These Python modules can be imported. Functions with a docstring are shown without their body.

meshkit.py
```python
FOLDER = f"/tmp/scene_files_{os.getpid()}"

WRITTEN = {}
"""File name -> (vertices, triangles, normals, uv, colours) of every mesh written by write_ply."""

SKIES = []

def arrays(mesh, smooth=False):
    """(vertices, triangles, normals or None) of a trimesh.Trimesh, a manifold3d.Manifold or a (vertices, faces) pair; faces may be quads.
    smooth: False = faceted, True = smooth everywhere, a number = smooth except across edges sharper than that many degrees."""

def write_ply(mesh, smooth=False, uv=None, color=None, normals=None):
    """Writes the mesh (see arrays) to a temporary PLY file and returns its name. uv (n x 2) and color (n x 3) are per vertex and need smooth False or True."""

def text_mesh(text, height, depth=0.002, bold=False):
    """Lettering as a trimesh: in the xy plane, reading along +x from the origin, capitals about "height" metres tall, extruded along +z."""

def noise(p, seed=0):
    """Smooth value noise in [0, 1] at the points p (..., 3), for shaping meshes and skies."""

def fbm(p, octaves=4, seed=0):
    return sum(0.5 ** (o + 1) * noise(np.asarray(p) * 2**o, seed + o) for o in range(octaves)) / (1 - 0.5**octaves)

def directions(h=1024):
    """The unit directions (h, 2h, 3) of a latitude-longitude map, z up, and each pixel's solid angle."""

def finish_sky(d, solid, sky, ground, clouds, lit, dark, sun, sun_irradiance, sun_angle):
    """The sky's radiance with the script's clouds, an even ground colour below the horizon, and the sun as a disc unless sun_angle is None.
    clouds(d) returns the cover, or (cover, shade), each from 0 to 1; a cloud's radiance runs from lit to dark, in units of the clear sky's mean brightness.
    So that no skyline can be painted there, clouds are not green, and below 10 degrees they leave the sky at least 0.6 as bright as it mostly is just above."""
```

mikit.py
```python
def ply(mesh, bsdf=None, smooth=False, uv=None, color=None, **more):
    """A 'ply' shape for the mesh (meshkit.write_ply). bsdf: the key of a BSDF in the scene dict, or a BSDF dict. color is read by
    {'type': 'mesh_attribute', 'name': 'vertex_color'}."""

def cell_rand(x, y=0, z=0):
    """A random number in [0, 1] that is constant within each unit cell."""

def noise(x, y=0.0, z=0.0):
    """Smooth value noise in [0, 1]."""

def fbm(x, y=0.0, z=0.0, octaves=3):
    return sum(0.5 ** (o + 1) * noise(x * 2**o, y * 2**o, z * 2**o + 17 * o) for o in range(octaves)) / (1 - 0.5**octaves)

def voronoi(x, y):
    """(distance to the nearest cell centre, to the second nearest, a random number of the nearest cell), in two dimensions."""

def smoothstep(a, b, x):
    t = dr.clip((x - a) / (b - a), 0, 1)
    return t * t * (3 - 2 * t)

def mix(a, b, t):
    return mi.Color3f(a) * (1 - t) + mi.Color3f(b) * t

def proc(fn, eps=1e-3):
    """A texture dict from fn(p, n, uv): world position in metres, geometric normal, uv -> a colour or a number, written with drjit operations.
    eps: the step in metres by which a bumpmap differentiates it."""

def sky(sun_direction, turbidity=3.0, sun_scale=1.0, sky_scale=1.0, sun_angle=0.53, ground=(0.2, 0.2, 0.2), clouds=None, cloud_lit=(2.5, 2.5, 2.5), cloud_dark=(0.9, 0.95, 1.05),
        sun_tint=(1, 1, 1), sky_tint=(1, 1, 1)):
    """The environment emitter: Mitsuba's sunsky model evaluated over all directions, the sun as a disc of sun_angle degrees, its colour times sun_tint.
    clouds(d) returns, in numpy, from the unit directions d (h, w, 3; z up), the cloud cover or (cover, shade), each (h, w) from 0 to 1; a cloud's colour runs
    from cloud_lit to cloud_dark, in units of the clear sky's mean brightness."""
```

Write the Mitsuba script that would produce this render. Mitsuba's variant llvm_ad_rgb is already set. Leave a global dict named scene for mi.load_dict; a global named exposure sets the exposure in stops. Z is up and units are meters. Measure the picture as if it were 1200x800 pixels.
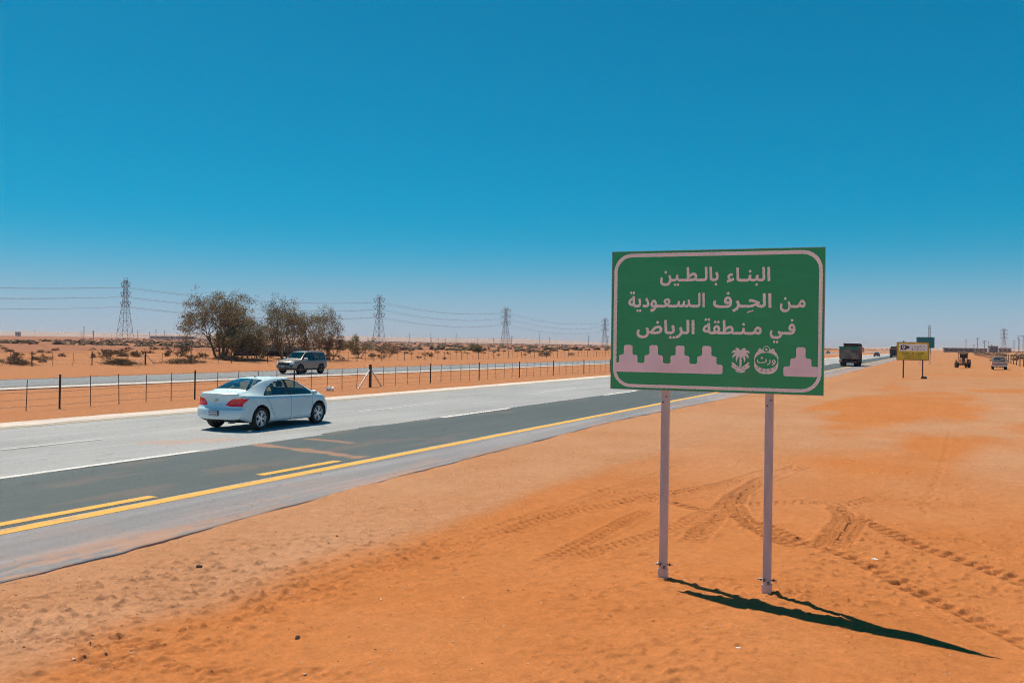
import math, random, json
import numpy as np, trimesh, drjit as dr, mitsuba as mi
import mikit, meshkit
from mikit import proc, noise, fbm, smoothstep, mix, ply
from shapely.geometry import Polygon, box as sbox, Point
from shapely import affinity, union_all
mi.set_variant('llvm_ad_rgb') if not mi.variant() else None
T = mi.ScalarTransform4f
scene, labels = {}, {}

# ---------------------------------------------------------------- camera, sky, exposure
# metres; the highway runs along +y, the camera stands on its right verge looking ahead and to the left
CAM_H, YAW, PITCH, ROLL = 2.6, math.radians(24.8), 2/1080., math.atan(.0148)
_f = np.array([-math.sin(YAW)*math.cos(PITCH), math.cos(YAW)*math.cos(PITCH), math.sin(PITCH)])
_r = np.array([math.cos(YAW), math.sin(YAW), 0]); _u = np.cross(_r, _f)
_up = -math.sin(ROLL)*_r + math.cos(ROLL)*_u
eye = np.array([0, 0, CAM_H])
scene['camera'] = {'type': 'perspective', 'fov': math.degrees(2*math.atan(600/1080.)), 'fov_axis': 'x', 'near_clip': .1, 'far_clip': 30000.,
                   'to_world': T().look_at(origin=eye.tolist(), target=(eye+_f*10).tolist(), up=_up.tolist()),
                   'medium': {'type': 'ref', 'id': 'air'}}
SUN = (-.424, .155, 1.0)
def dust_layer(d):
    # a dusty layer lies all round the horizon, thinning out by about 8 degrees
    el = np.degrees(np.arcsin(np.clip(d[..., 2], 0, 1)))
    return .95*np.exp(-(el/3.9)**2.2)
scene['sky'] = mikit.sky(SUN, turbidity=2.4, sky_tint=(.010, .52, .63), sun_tint=(.97, 1.0, 1.0), ground=(.35, .2, .12), clouds=dust_layer, cloud_lit=(2.3, 3.0, 3.75))
exposure = 1.95
# thin dusty air
scene['air'] = {'type': 'homogeneous', 'albedo': {'type': 'rgb', 'value': [.96, .95, .96]}, 'phase': {'type': 'hg', 'g': .72}, 'sigma_t': {'type': 'rgb', 'value': [8.5e-5, 8.5e-5, 9.5e-5]}}

# ---------------------------------------------------------------- helpers
def entry(name, parent=None):
    key = (parent + '__' if parent else '') + name
    k, i = key, 0
    while k in scene or k in USED:
        i += 1; k = f'{key}_{i:03d}'
    USED.add(k)
    return k
USED = set()
def thing(name, label, cat, group=None):
    k = entry(name); labels[k] = {'label': label, 'category': cat}
    if group: labels[k]['group'] = group
    return k
def part(name, parent, mesh, mat, smooth=False, xf=None, label=None, **kw):
    k = entry(name, parent)
    d = mesh if isinstance(mesh, dict) else ply(mesh, mat, smooth=smooth, **kw)
    if xf is not None: d = {**d, 'to_world': xf}
    scene[k] = d
    if label: labels[k] = {'label': label}
    return k
def solo(name, mesh, mat, label, cat, group=None, smooth=False, xf=None):
    k = thing(name, label, cat, group)
    d = mesh if isinstance(mesh, dict) else ply(mesh, mat, smooth=smooth)
    scene[k] = {**d, 'to_world': xf} if xf is not None else d
    return k
def struct(name, mesh, mat, label, smooth=False, parent=None, kind='structure'):
    k = entry(name, parent); scene[k] = ply(mesh, mat, smooth=smooth)
    labels[k] = {'label': label, 'kind': kind} if not parent else {'label': label}
    return k
def cat(ms): return trimesh.util.concatenate([m for m in ms if m is not None])
def bx(x0, x1, y0, y1, z0, z1):
    return trimesh.creation.box(bounds=[[min(x0,x1), min(y0,y1), min(z0,z1)], [max(x0,x1), max(y0,y1), max(z0,z1)]])
def rbox(x0, x1, y0, y1, z0, z1, r=.03):
    """a box with chamfered edges"""
    import manifold3d as m3
    pts = []
    for a in (0, 1):
        for b in (0, 1):
            for c in (0, 1):
                p = np.array([[x0, x1][a], [y0, y1][b], [z0, z1][c]], float); s = np.array([1-2*a, 1-2*b, 1-2*c])
                pts += [p + s*[0, r, r], p + s*[r, 0, r], p + s*[r, r, 0]]
    return trimesh.convex.convex_hull(np.array(pts))
def bar(p, q, w, h=None, n=4):
    p, q = np.asarray(p, float), np.asarray(q, float); h = h or w
    t = (q-p)/np.linalg.norm(q-p); a = np.cross(t, [0, 0, 1.0] if abs(t[2]) < .95 else [0, 1.0, 0]); a /= np.linalg.norm(a); b = np.cross(t, a)
    ang = (np.arange(n)+.5)*2*np.pi/n; k = 1/math.cos(math.pi/n) if n == 4 else 1
    ring = (np.cos(ang)[:, None]*a*w/2 + np.sin(ang)[:, None]*b*h/2)*k
    v = np.vstack([p+ring, q+ring, [p], [q]])
    i = np.arange(n); j = (i+1) % n
    f = np.vstack([np.stack([i, j, j+n], 1), np.stack([i, j+n, i+n], 1), np.stack([j, i, i*0+2*n], 1), np.stack([i+n, j+n, i*0+2*n+1], 1)])
    return trimesh.Trimesh(v, f, process=False)
def tube(pts, rad, n=5):
    p = np.asarray(pts, float); t = np.gradient(p, axis=0); t /= np.linalg.norm(t, axis=1, keepdims=True)
    a = np.cross(t, np.where(np.abs(t[:, 2:]) < .9, [0, 0, 1.0], [1.0, 0, 0])); a /= np.linalg.norm(a, axis=1, keepdims=True); b = np.cross(t, a)
    ang = np.arange(n)*2*np.pi/n; rad = np.broadcast_to(rad, (len(p),))
    v = p[:, None] + rad[:, None, None]*(np.cos(ang)[None, :, None]*a[:, None] + np.sin(ang)[None, :, None]*b[:, None])
    i, j = np.meshgrid(np.arange(len(p)-1), np.arange(n), indexing='ij')
    q = np.stack([i*n+j, i*n+(j+1) % n, (i+1)*n+(j+1) % n, (i+1)*n+j], -1).reshape(-1, 4)
    return trimesh.Trimesh(v.reshape(-1, 3), np.vstack([q[:, [0, 1, 2]], q[:, [0, 2, 3]]]), process=False)
def revolve_x(profile, n=28):
    """profile of (radius, x) revolved about the x axis"""
    pr = np.array(profile, float); ang = np.arange(n)*2*np.pi/n
    v = np.stack([np.repeat(pr[None, :, 1], n, 0), pr[None, :, 0]*np.cos(ang)[:, None], pr[None, :, 0]*np.sin(ang)[:, None]], -1)
    m = len(pr); i, j = np.meshgrid(np.arange(n), np.arange(m-1), indexing='ij'); i2 = (i+1) % n
    q = np.stack([i*m+j, i2*m+j, i2*m+j+1, i*m+j+1], -1).reshape(-1, 4)
    return trimesh.Trimesh(v.reshape(-1, 3), np.vstack([q[:, [0, 1, 2]], q[:, [0, 2, 3]]]), process=False)
def extr(poly, d, z0=0.):
    """shapely polygon(s) extruded along +z from z0"""
    ms = [trimesh.creation.extrude_polygon(g, d, engine='earcut') for g in getattr(poly, 'geoms', [poly]) if g.area > 1e-9]
    m = cat(ms); m.apply_translation([0, 0, z0]); return m
def move(m, t): m = m.copy(); m.apply_translation(t); return m
def place(x, y, z=0., deg=0., s=1.): return T().translate([x, y, z]).rotate([0, 0, 1], deg).scale(s)
def mat(name, color, rough=.6, metallic=0., spec=.5, **kw):
    c = color if isinstance(color, dict) else {'type': 'rgb', 'value': list(color)}
    scene[name] = {'type': 'twosided', 'bsdf': {'type': 'principled', 'base_color': c, 'roughness': rough, 'metallic': metallic, 'specular': spec, **kw}}
    return name

# ---------------------------------------------------------------- materials
def sand_color(p, n, uv):
    x, y = p.x, p.y
    big = fbm(x*.11+3, y*.11+7, 0, 3); mid = fbm(x*.7, y*.7, 5, 3); fine = fbm(x*9, y*9, 2, 2); grit = noise(x*55, y*55, 1)
    orange = mix((.395, .144, .049), (.435, .176, .070), mid)
    pale = mix((.370, .200, .116), (.42, .255, .170), mid)
    farpink = mix((.27, .130, .088), (.34, .175, .120), fbm(x*.03, y*.05, 3, 3))
    # compacted gravelly strip beside the highway, and trodden patches further along the verge
    berm = x + 6.6 + (big-.5)*1.6 - .05*(y-6)
    strip = (1-smoothstep(-.35, .35, berm+(mid-.5)*.7)) * smoothstep(-12, -9.5, x)
    far = smoothstep(13, 30, y + (big-.5)*8) * smoothstep(.36, .54, fbm(x*.2+11, y*.09+4, 1, 4)) * smoothstep(-12, -8, x)
    k = dr.maximum(strip*.72, far*.85)
    c = orange*(1-k) + pale*k
    # the desert plain left of the far carriageway turns pinkish and stony
    plain = smoothstep(88, 150, -x + (big-.5)*30)
    dune = smoothstep(60, 75, -x)*(1-plain)
    c = c*(1-plain) + farpink*plain
    c = c*(1-dune*.5) + mix((.44, .20, .09), (.43, .23, .13), mid)*(dune*.5)
    verge = smoothstep(22, 120, y)*smoothstep(-12, -8, x)*.75
    c = c*(1-verge) + mix((.37, .190, .105), (.40, .180, .085), big)*verge
    med = smoothstep(-22, -27, x)*(1-plain)*.75
    c = c*(1-med) + mix((.37, .200, .128), (.385, .180, .098), mid)*med
    return c*(.89 + .18*fine)*(.90+.20*grit)
def sand_bump(p, n, uv):
    x, y = p.x, p.y
    a = fbm(x*5, y*8, 0, 3)*.013 + noise(x*24, y*27, 3)*.0060 + noise(x*60, y*66, 9)*.0024
    return a + dr.maximum(noise(x*17, y*19, 21)-.76, 0)*.035
scene['sand'] = {'type': 'twosided', 'bsdf': {'type': 'bumpmap', 'arbitrary': proc(sand_bump, eps=4e-3), 'scale': 1.0, 'bsdf': {'type': 'diffuse', 'reflectance': proc(sand_color)}}}

def dust_of(x, y):
    """how much sand lies on the road"""
    w = fbm(x*1.3, y*.35, 4, 3)
    d = smoothstep(.62, .85, w)*.10
    def streak(x0, y0, x1, y1, r):
        dx, dy = x1-x0, y1-y0; t = dr.clip(((x-x0)*dx+(y-y0)*dy)/(dx*dx+dy*dy), 0, 1)
        e = dr.sqrt(dr.square(x-x0-t*dx)+dr.square((y-y0-t*dy)*1.0))
        return (1-smoothstep(r*.3, r, e+(noise(x*3, y*3)-.5)*r*.9))
    d = dr.maximum(d, streak(-15.3, 18.1, -11.7, 17.3, .30)*.5)
    d = dr.maximum(d, streak(-17.4, 17.2, -16.7, 18.5, .75)*.55)
    d = dr.maximum(d, streak(-14.9, 19.9, -13.6, 19.6, .25)*.4)
    return d
def asphalt(base, dust, stripes, tone):
    def fn(p, n, uv):
        x, y = p.x, p.y
        s = fbm(x*6.5, y*.18, 2, 3); b = fbm(x*.5, y*.22, 6, 3); g = noise(x*60, y*60, 1); g2 = noise(x*22, y*22, 8)
        c = mi.Color3f(base)*(1-stripes/2+stripes*s)*(1-tone/2+tone*b)*(.84+.2*g+.12*g2)
        # wheel paths and an occasional crack
        ck = dr.abs(fbm(x*.9+5, y*.5, 9, 3)-.5)
        # tyre-polished paths in each lane, and old oil along the middle
        lane = (x+11.3)/4.1; ph = lane-dr.floor(lane)
        c = c*(1-.10*(1-smoothstep(.05, .13, dr.abs(dr.abs(ph-.5)-.22)))*smoothstep(.2, .7, s)-.10*(1-smoothstep(.03, .12, dr.abs(ph-.5)))*b)
        c = c*(1-.25*(1-smoothstep(.0, .006, ck)))
        d = dr.clip(dust_of(x, y)*dust, 0, 1)
        # sand blown in over the right-hand edge
        d = dr.maximum(d, smoothstep(-10.6, -8.9, x+(fbm(x*1.2, y*.45, 8, 3)-.5)*2.2)*smoothstep(.35, .7, noise(x*14, y*5, 3)*.4+fbm(x*2, y*.8, 1, 3)*.8)*.55)
        return c*(1-d) + mi.Color3f(.40, .19, .10)*d
    return fn
def road_bump(p, n, uv): return noise(p.x*90, p.y*90, 0)*.0014 + noise(p.x*35, p.y*35, 4)*.0016
for nm, base, dust, st, tone in (('light_asphalt', (.262, .275, .29), .55, .30, .35), ('dark_asphalt', (.058, .078, .088), 1.0, .16, .18), ('shoulder_asphalt', (.185, .185, .205), .6, .55, .3), ('far_asphalt', (.17, .185, .205), .5, .2, .2)):
    scene[nm] = {'type': 'twosided', 'bsdf': {'type': 'bumpmap', 'arbitrary': proc(road_bump, eps=3e-3), 'scale': 1.0, 'bsdf': {'type': 'principled', 'base_color': proc(asphalt(base, dust, st, tone)), 'roughness': .75, 'specular': .4}}}
def paint_fn(col):
    def fn(p, n, uv):
        w = fbm(p.x*7, p.y*3, 3, 3); g = noise(p.x*40, p.y*40, 2)
        k = smoothstep(.60, .82, w*.7+g*.3)*.7
        return mix(col, (.2, .19, .18), k)*(.9+.15*g)
    return fn
mat('yellow_paint', proc(paint_fn((.60, .31, .05))), .7)
mat('white_paint', proc(paint_fn((.62, .62, .62))), .7)
mat('worn_white_paint', proc(paint_fn((.44, .45, .46))), .8)
mat('faded_yellow_paint', proc(paint_fn((.46, .34, .17))), .7)
def concrete_fn(p, n, uv): return mi.Color3f(.46, .40, .36)*(.8+.35*fbm(p.x*2, p.y*.6, 1, 3))
mat('pale_edge', proc(concrete_fn), .9)
def galv_fn(p, n, uv): return mi.Color3f(.60, .56, .58)*(.74+.4*fbm(p.x*14, p.y*14, p.z*3, 3))
mat('galvanised', proc(galv_fn), .5, .35)
def green_fn(p, n, uv):
    k = fbm(p.x*1.6+p.z*.5, p.z*2.6, 2, 4); k = k*.6+.4*smoothstep(.55, .75, fbm(p.x*3+2, p.z*9, 4, 3)); s = noise(p.x*2, 1, p.z*60)
    dirt = smoothstep(.55, .85, fbm(p.x*2.2, p.z*1.1, 7, 3))
    c = mix((.024, .40, .155), (.038, .44, .195), k)*(.98+.03*s)
    return c*(1-.12*dirt) + mi.Color3f(.14, .12, .08)*(.12*dirt)
mat('sign_green', proc(green_fn), .38, 0, .5)
def film_fn(p, n, uv): return mi.Color3f(.97, .94, .93)*(.9+.16*fbm(p.x*3, p.z*3, 1, 3))
mat('sign_white', proc(film_fn), .5)
mat('sign_pink', proc(lambda p, n, uv: mi.Color3f(.93, .82, .88)*(.9+.2*fbm(p.x*3, p.z*3, 5, 3))), .5)
mat('sign_back', (.42, .42, .43), .4, .5)
mat('steel', (.28, .28, .30), .4, .8)
mat('bolt_steel', (.12, .16, .20), .45, .8)
mat('pylon_steel', (.26, .28, .31), .6, .2)
mat('cable', (.22, .23, .25), .6, .2)
mat('porcelain', (.22, .22, .24), .4)
def iron_fn(p, n, uv): return mix((.035, .035, .037), (.09, .055, .04), fbm(p.x*9, p.y*9, p.z*9, 2))
mat('post_iron', proc(iron_fn), .7)
mat('wire', (.10, .075, .065), .7, .2)
mat('wood', proc(lambda p, n, uv: mix((.16, .12, .09), (.28, .21, .16), fbm(p.x*20, p.y*20, p.z*4, 2))), .85)
mat('rubber', (.022, .022, .024), .85)
mat('dark_trim', (.02, .021, .023), .4)
mat('dark_inside', (.028, .03, .032), .8)
mat('seat_cloth', (.10, .10, .105), .85)
mat('chrome', (.75, .76, .78), .18, 1.)
mat('rim_alloy', (.72, .73, .75), .35, .35)
mat('dark_rim', (.14, .14, .15), .35, .8)
mat('red_lamp', (.75, .006, .012), .12, 0, .5, clearcoat=1.)
mat('pink_lamp', (.78, .07, .07), .15, 0, .5, clearcoat=1.)
mat('clear_lamp', (.75, .78, .8), .12, .2, .5, clearcoat=1.)
mat('amber_lamp', (.6, .22, .03), .2)
mat('gold_badge', (.62, .42, .16), .3, .7)
mat('plate_white', (.72, .72, .74), .5)
mat('plate_ink', (.06, .06, .09), .5)
def carpaint(name, col, met=.25):
    def fn(p, n, uv): return mi.Color3f(col)*(.95+.1*fbm(p.x*1.5, p.y*1.5, p.z*2, 2))
    mat(name, proc(fn), .33, met, .5, clearcoat=1., clearcoat_gloss=.95)
carpaint('sedan_paint', (.52, .68, .74), .2)
carpaint('suv_paint', (.22, .205, .195), .25)
carpaint('dusty_paint', (.40, .34, .29), .1)
carpaint('dark_paint', (.05, .055, .065), .2)
carpaint('pale_paint', (.58, .53, .48), .1)
scene['car_glass'] = {'type': 'thindielectric', 'int_ior': 1.5, 'specular_transmittance': {'type': 'rgb', 'value': [.58, .80, .80]}}
scene['dark_glass'] = {'type': 'thindielectric', 'int_ior': 1.5, 'specular_transmittance': {'type': 'rgb', 'value': [.22, .32, .33]}}
def dusty(a, b, s=1.2, k0=.45, k1=.75):
    return proc(lambda p, n, uv: mix(a, b, smoothstep(k0, k1, fbm(p.x*s, p.y*s, p.z*s*.7, 3))))
mat('truck_green', dusty((.02, .20, .14), (.16, .16, .11)), .6)
mat('truck_steel', dusty((.10, .085, .08), (.30, .21, .165), 1.2, .35, .65), .6)
mat('truck_dark', (.045, .043, .045), .7)
mat('truck_orange', dusty((.42, .19, .08), (.30, .18, .1)), .6)
mat('sign_yellow', proc(lambda p, n, uv: mi.Color3f(.78, .60, .05)*(.8+.3*fbm(p.x*2, p.z*3, 1, 3))), .5)
mat('sign_ink', (.05, .045, .04), .6)
mat('rust_post', (.20, .13, .12), .7, .3)
mat('sign_teal', proc(lambda p, n, uv: mi.Color3f(.015, .20, .24)*(.85+.25*fbm(p.x, p.z, 1, 2))), .5)
mat('tractor_red', dusty((.40, .12, .035), (.36, .19, .10), 1.2, .35, .65), .55)
mat('bark', proc(lambda p, n, uv: mix((.12, .085, .06), (.26, .19, .14), fbm(p.x*6, p.y*6, p.z*2, 2))), .9)
def leaf_mat(name, a, b):
    scene[name] = {'type': 'twosided', 'bsdf': {'type': 'diffuse', 'reflectance': proc(lambda p, n, uv: mix(a, b, noise(p.x*2.3, p.y*2.3, p.z*2.3)*.6+noise(p.x*9, p.y*9, p.z*9)*.4))}}
leaf_mat('leaf_dusty', (.16, .14, .085), (.40, .355, .24))
leaf_mat('leaf_green', (.17, .155, .085), (.38, .33, .20))
leaf_mat('leaf_dry', (.15, .105, .07), (.30, .22, .15))
leaf_mat('scrub_dark', (.085, .065, .048), (.20, .15, .105))
mat('tent_cloth', (.014, .014, .018), .95, spec=.1)
mat('far_wall', dusty((.36, .27, .23), (.44, .34, .28), .2), .9)
mat('far_roof', (.16, .16, .18), .8)
mat('window_dark', (.05, .06, .07), .3)
mat('stone_pale', proc(lambda p, n, uv: mi.Color3f(.50, .36, .27)*(.7+.6*noise(p.x*7, p.y*7, p.z*7))), .9)
mat('stone_dark', (.05, .042, .04), .9)
mat('clod_brown', (.24, .10, .04), .9)
mat('litter_white', (.75, .74, .73), .6)
mat('ridge', (.30, .22, .19), .9)

# ---------------------------------------------------------------- ground
def edge_x(y): return np.interp(y, [-40, 0, 8, 15, 30, 45, 76, 400], [-8.9, -8.9, -8.95, -9.4, -10.0, -9.6, -8.6, -8.8])
TRACKS = [  # wheel tracks pressed into the sand (world x, y), width, lug spacing
    ([(-.95, 17.4), (-1.2, 16.5), (-1.45, 16.1), (-1.42, 15.6), (-.9, 14.72), (-.21, 13.54), (.5, 12.86), (.94, 12.3), (1.6, 11.4), (2.6, 10.2)], .34, .20),
    ([(-4.2, 15.2), (-3.2, 14.4), (-2.14, 13.64), (-1.75, 13.03), (-1.41, 12.72), (-.9, 12.3), (-.33, 11.45), (.23, 10.78), (.75, 10.04), (1.3, 9.1)], .30, .20),
    ([(-1.24, 12.6), (-1.2, 13.5), (-1.16, 14.68), (-1.25, 15.6)], .50, .16),
    ([(-2.91, 12.0), (-3.02, 13.89), (-3.19, 16.3), (-3.1, 18.4), (-2.7, 21.)], .36, .17),
    ([(-3.19, 16.9), (-3.0, 15.4), (-2.71, 14.34), (-2.34, 13.5), (-1.95, 12.9), (-1.5, 12.4)], .34, .15),
    ([(-5.98, 6.8), (-5.9, 8.6), (-5.7, 10.4), (-5.41, 12.4), (-5.15, 15.7), (-4.9, 20)], .50, .16, .5),
    ([(.42, 33), (.11, 22.8), (-.18, 15.7)], .16, .9, .3),
    ([(-5.6, 10.6), (-5.37, 11.71), (-5.16, 13.12), (-4.71, 14.45), (-4.12, 16.3), (-3.57, 18.11), (-3.1, 20)], .34, .16, .8),
    ([(-4.23, 9.9), (-4.21, 10.58), (-4.18, 11.57), (-4.14, 12.92), (-4.05, 14.2)], .30, .16, .8),
    ([(-3.95, 10.3), (-3.87, 11.03), (-3.5, 12.26), (-3.33, 13.2), (-3.19, 14.86)], .32, .16, .7),
    ([(-3.3, 15.1), (-2.53, 15.8), (-1.92, 16.25), (-1.36, 16.3)], .40, .16, .6),
    ([(-7.4, 5.1), (-7.05, 5.43), (-6.75, 5.6), (-6.3, 5.75), (-5.6, 5.9)], .30, .16, .6),
    ([(-6.6, 5.2), (-6.1, 5.35), (-5.4, 5.5), (-4.6, 5.75), (-3.9, 6.2)], .28, .17, .55),
]
def track_relief(x, y):
    z = np.zeros_like(x)
    near = (x > -8) & (x < 4) & (y > 4) & (y < 34)
    px, py = x[near], y[near]; acc = np.zeros_like(px)
    wob = (meshkit.fbm(np.stack([px*1.5, py*1.5, px*0], -1), 2, 4)-.5)*.12
    fade = np.clip(meshkit.fbm(np.stack([px*.9, py*.9, px*0+3], -1), 2, 9)*3.2-.85, 0, 1)
    for pts, w, sp, *st in TRACKS:
        amp = st[0] if st else 1.
        P = np.array(pts, float); seg = P[1:]-P[:-1]; L = np.linalg.norm(seg, axis=1); S = np.r_[0, np.cumsum(L)]
        best = np.full(len(px), 9.); along = np.zeros(len(px)); side = np.zeros(len(px))
        for i in range(len(seg)):
            t = np.clip(((px-P[i, 0])*seg[i, 0]+(py-P[i, 1])*seg[i, 1])/L[i]**2, 0, 1)
            dx, dy = px-P[i, 0]-t*seg[i, 0], py-P[i, 1]-t*seg[i, 1]; d = np.hypot(dx, dy); m = d < best
            best[m] = d[m]; along[m] = (S[i]+t*L[i])[m]; side[m] = np.sign(dx*seg[i, 1]-dy*seg[i, 0])[m]
        e = best+wob*.25
        inside = np.clip((w/2-e)/.035, 0, 1); rim = np.exp(-((e-w/2-.03)/.035)**2)
        ends = np.clip(along/.4, 0, 1)*np.clip((S[-1]-along)/.4, 0, 1)
        ph = (along + side*best*.25)/sp*2*np.pi + np.where(side > 0, np.pi, 0)
        lug = np.clip(np.sin(ph)*2.6, -1, 1)
        acc = acc*(1-inside*.7*ends) + amp*ends*(.65+.35*fade)*(inside*(-.017+.022*lug) + rim*.013)
    z[near] = acc
    return z
def ground_z(x, y, detail=True):
    x, y = np.asarray(x, float), np.asarray(y, float)
    P = lambda f, s=0.: np.stack([x*f, y*f, x*0+s], -1)
    right = np.clip((x+9.2)/1.5, 0, 1)
    z = np.interp(x, [-1e5, -300, -130, -70, -57, -55.6, -43.9, -42.5, -30, -28.6, -27, -25.6, -9.6, -9.1, -8.4, -6.6, -5.9, 6, 12, 30, 1e5],
                  [-.4, -.4, -.3, -.25, -.24, -.27, -.27, -.24, -.03, .05, -.02, -.07, -.012, -.010, -.012, .035, .0, 0., .25, .3, .3])
    ed = edge_x(y)
    z = z - .06*np.clip((ed-.12-x)/.5, 0, 1)*(x > -26)
    z = z + np.exp(-((x-ed+.02)/.30)**2)*((meshkit.fbm(P(1.1, 15), 4, 51)-.5)*.045+.0) - np.where((x > -54.7) & (x < -45.), .08, 0)
    # low dunes beyond the far fence, the stony plain behind them
    dune = np.clip((-x-69)/10, 0, 1)*np.clip((190+x)/70, 0, 1)
    z = z + dune*(meshkit.fbm(P(1/15., 2), 3, 3)*1.5-.35)
    plain = np.clip((-x-150)/300, 0, 1)
    z = z + plain*(meshkit.fbm(P(1/170., 4), 3, 7)-.45)*1.6
    z = z + np.clip((-x-900)/5000, 0, 1)*9
    vr = np.clip((x+8.3)/2., 0, 1)
    z = z + vr*(meshkit.fbm(P(1/3.5, 1), 3, 11)-.5)*.09*np.clip((np.hypot(x+2.2, y-9.9)-.3)/4, .25, 1) + vr*(meshkit.fbm(P(1/22., 1), 2, 12)-.5)*.35*np.clip((y-24)/40, 0, 1)
    md = np.clip((x+42.5)/2, 0, 1)*np.clip((-25.8-x)/1., 0, 1)
    z = z + md*(meshkit.fbm(P(1/4., 6), 3, 2)-.5)*.10
    # the left leg of the big sign stands 5 cm higher than the right one
    z = z + .05*np.exp(-((x+2.65)**2+(y-9.80)**2)/.7) - .15*np.clip((x+1.55)/2.0, 0, 1)*np.clip((15-y)/4, 0, 1)
    if detail:
        g = np.exp(-np.maximum(y-6, 0)/16)*right
        rough = np.clip(meshkit.fbm(P(.45, 8), 2, 21)*3.2-1.15, 0, 1)
        cl = np.maximum(meshkit.fbm(P(12, 3), 2, 31)-.56, 0)
        z = z + g*((meshkit.fbm(P(2.2, 9), 4, 5)-.5)*.042 + rough*cl*.15 + rough*(np.clip(1-np.abs(meshkit.fbm(P(4.5, 6), 2, 41)-.5)/.035, 0, 1))*.014 + (meshkit.fbm(np.stack([x*3, y*9, x*0], -1), 2, 14)-.5)*.012*rough)
        z = z + track_relief(x, y)
    return z
def graded(dense, step, lo, hi, growth=1.07):
    a, b = dense; c = list(np.arange(a, b+1e-9, step)); s = step; up = [c[-1]]
    while up[-1] < hi: s *= growth; up.append(up[-1]+s)
    s = step; dn = [c[0]]
    while dn[-1] > lo: s *= growth; dn.append(dn[-1]-s)
    return np.array(dn[:0:-1] + c + up[1:])
gx = graded((-8.8, 3.0), .023, -9000, 9000, 1.055)
gy = graded((5.2, 17.5), .023, -300, 9000, 1.03)
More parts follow.
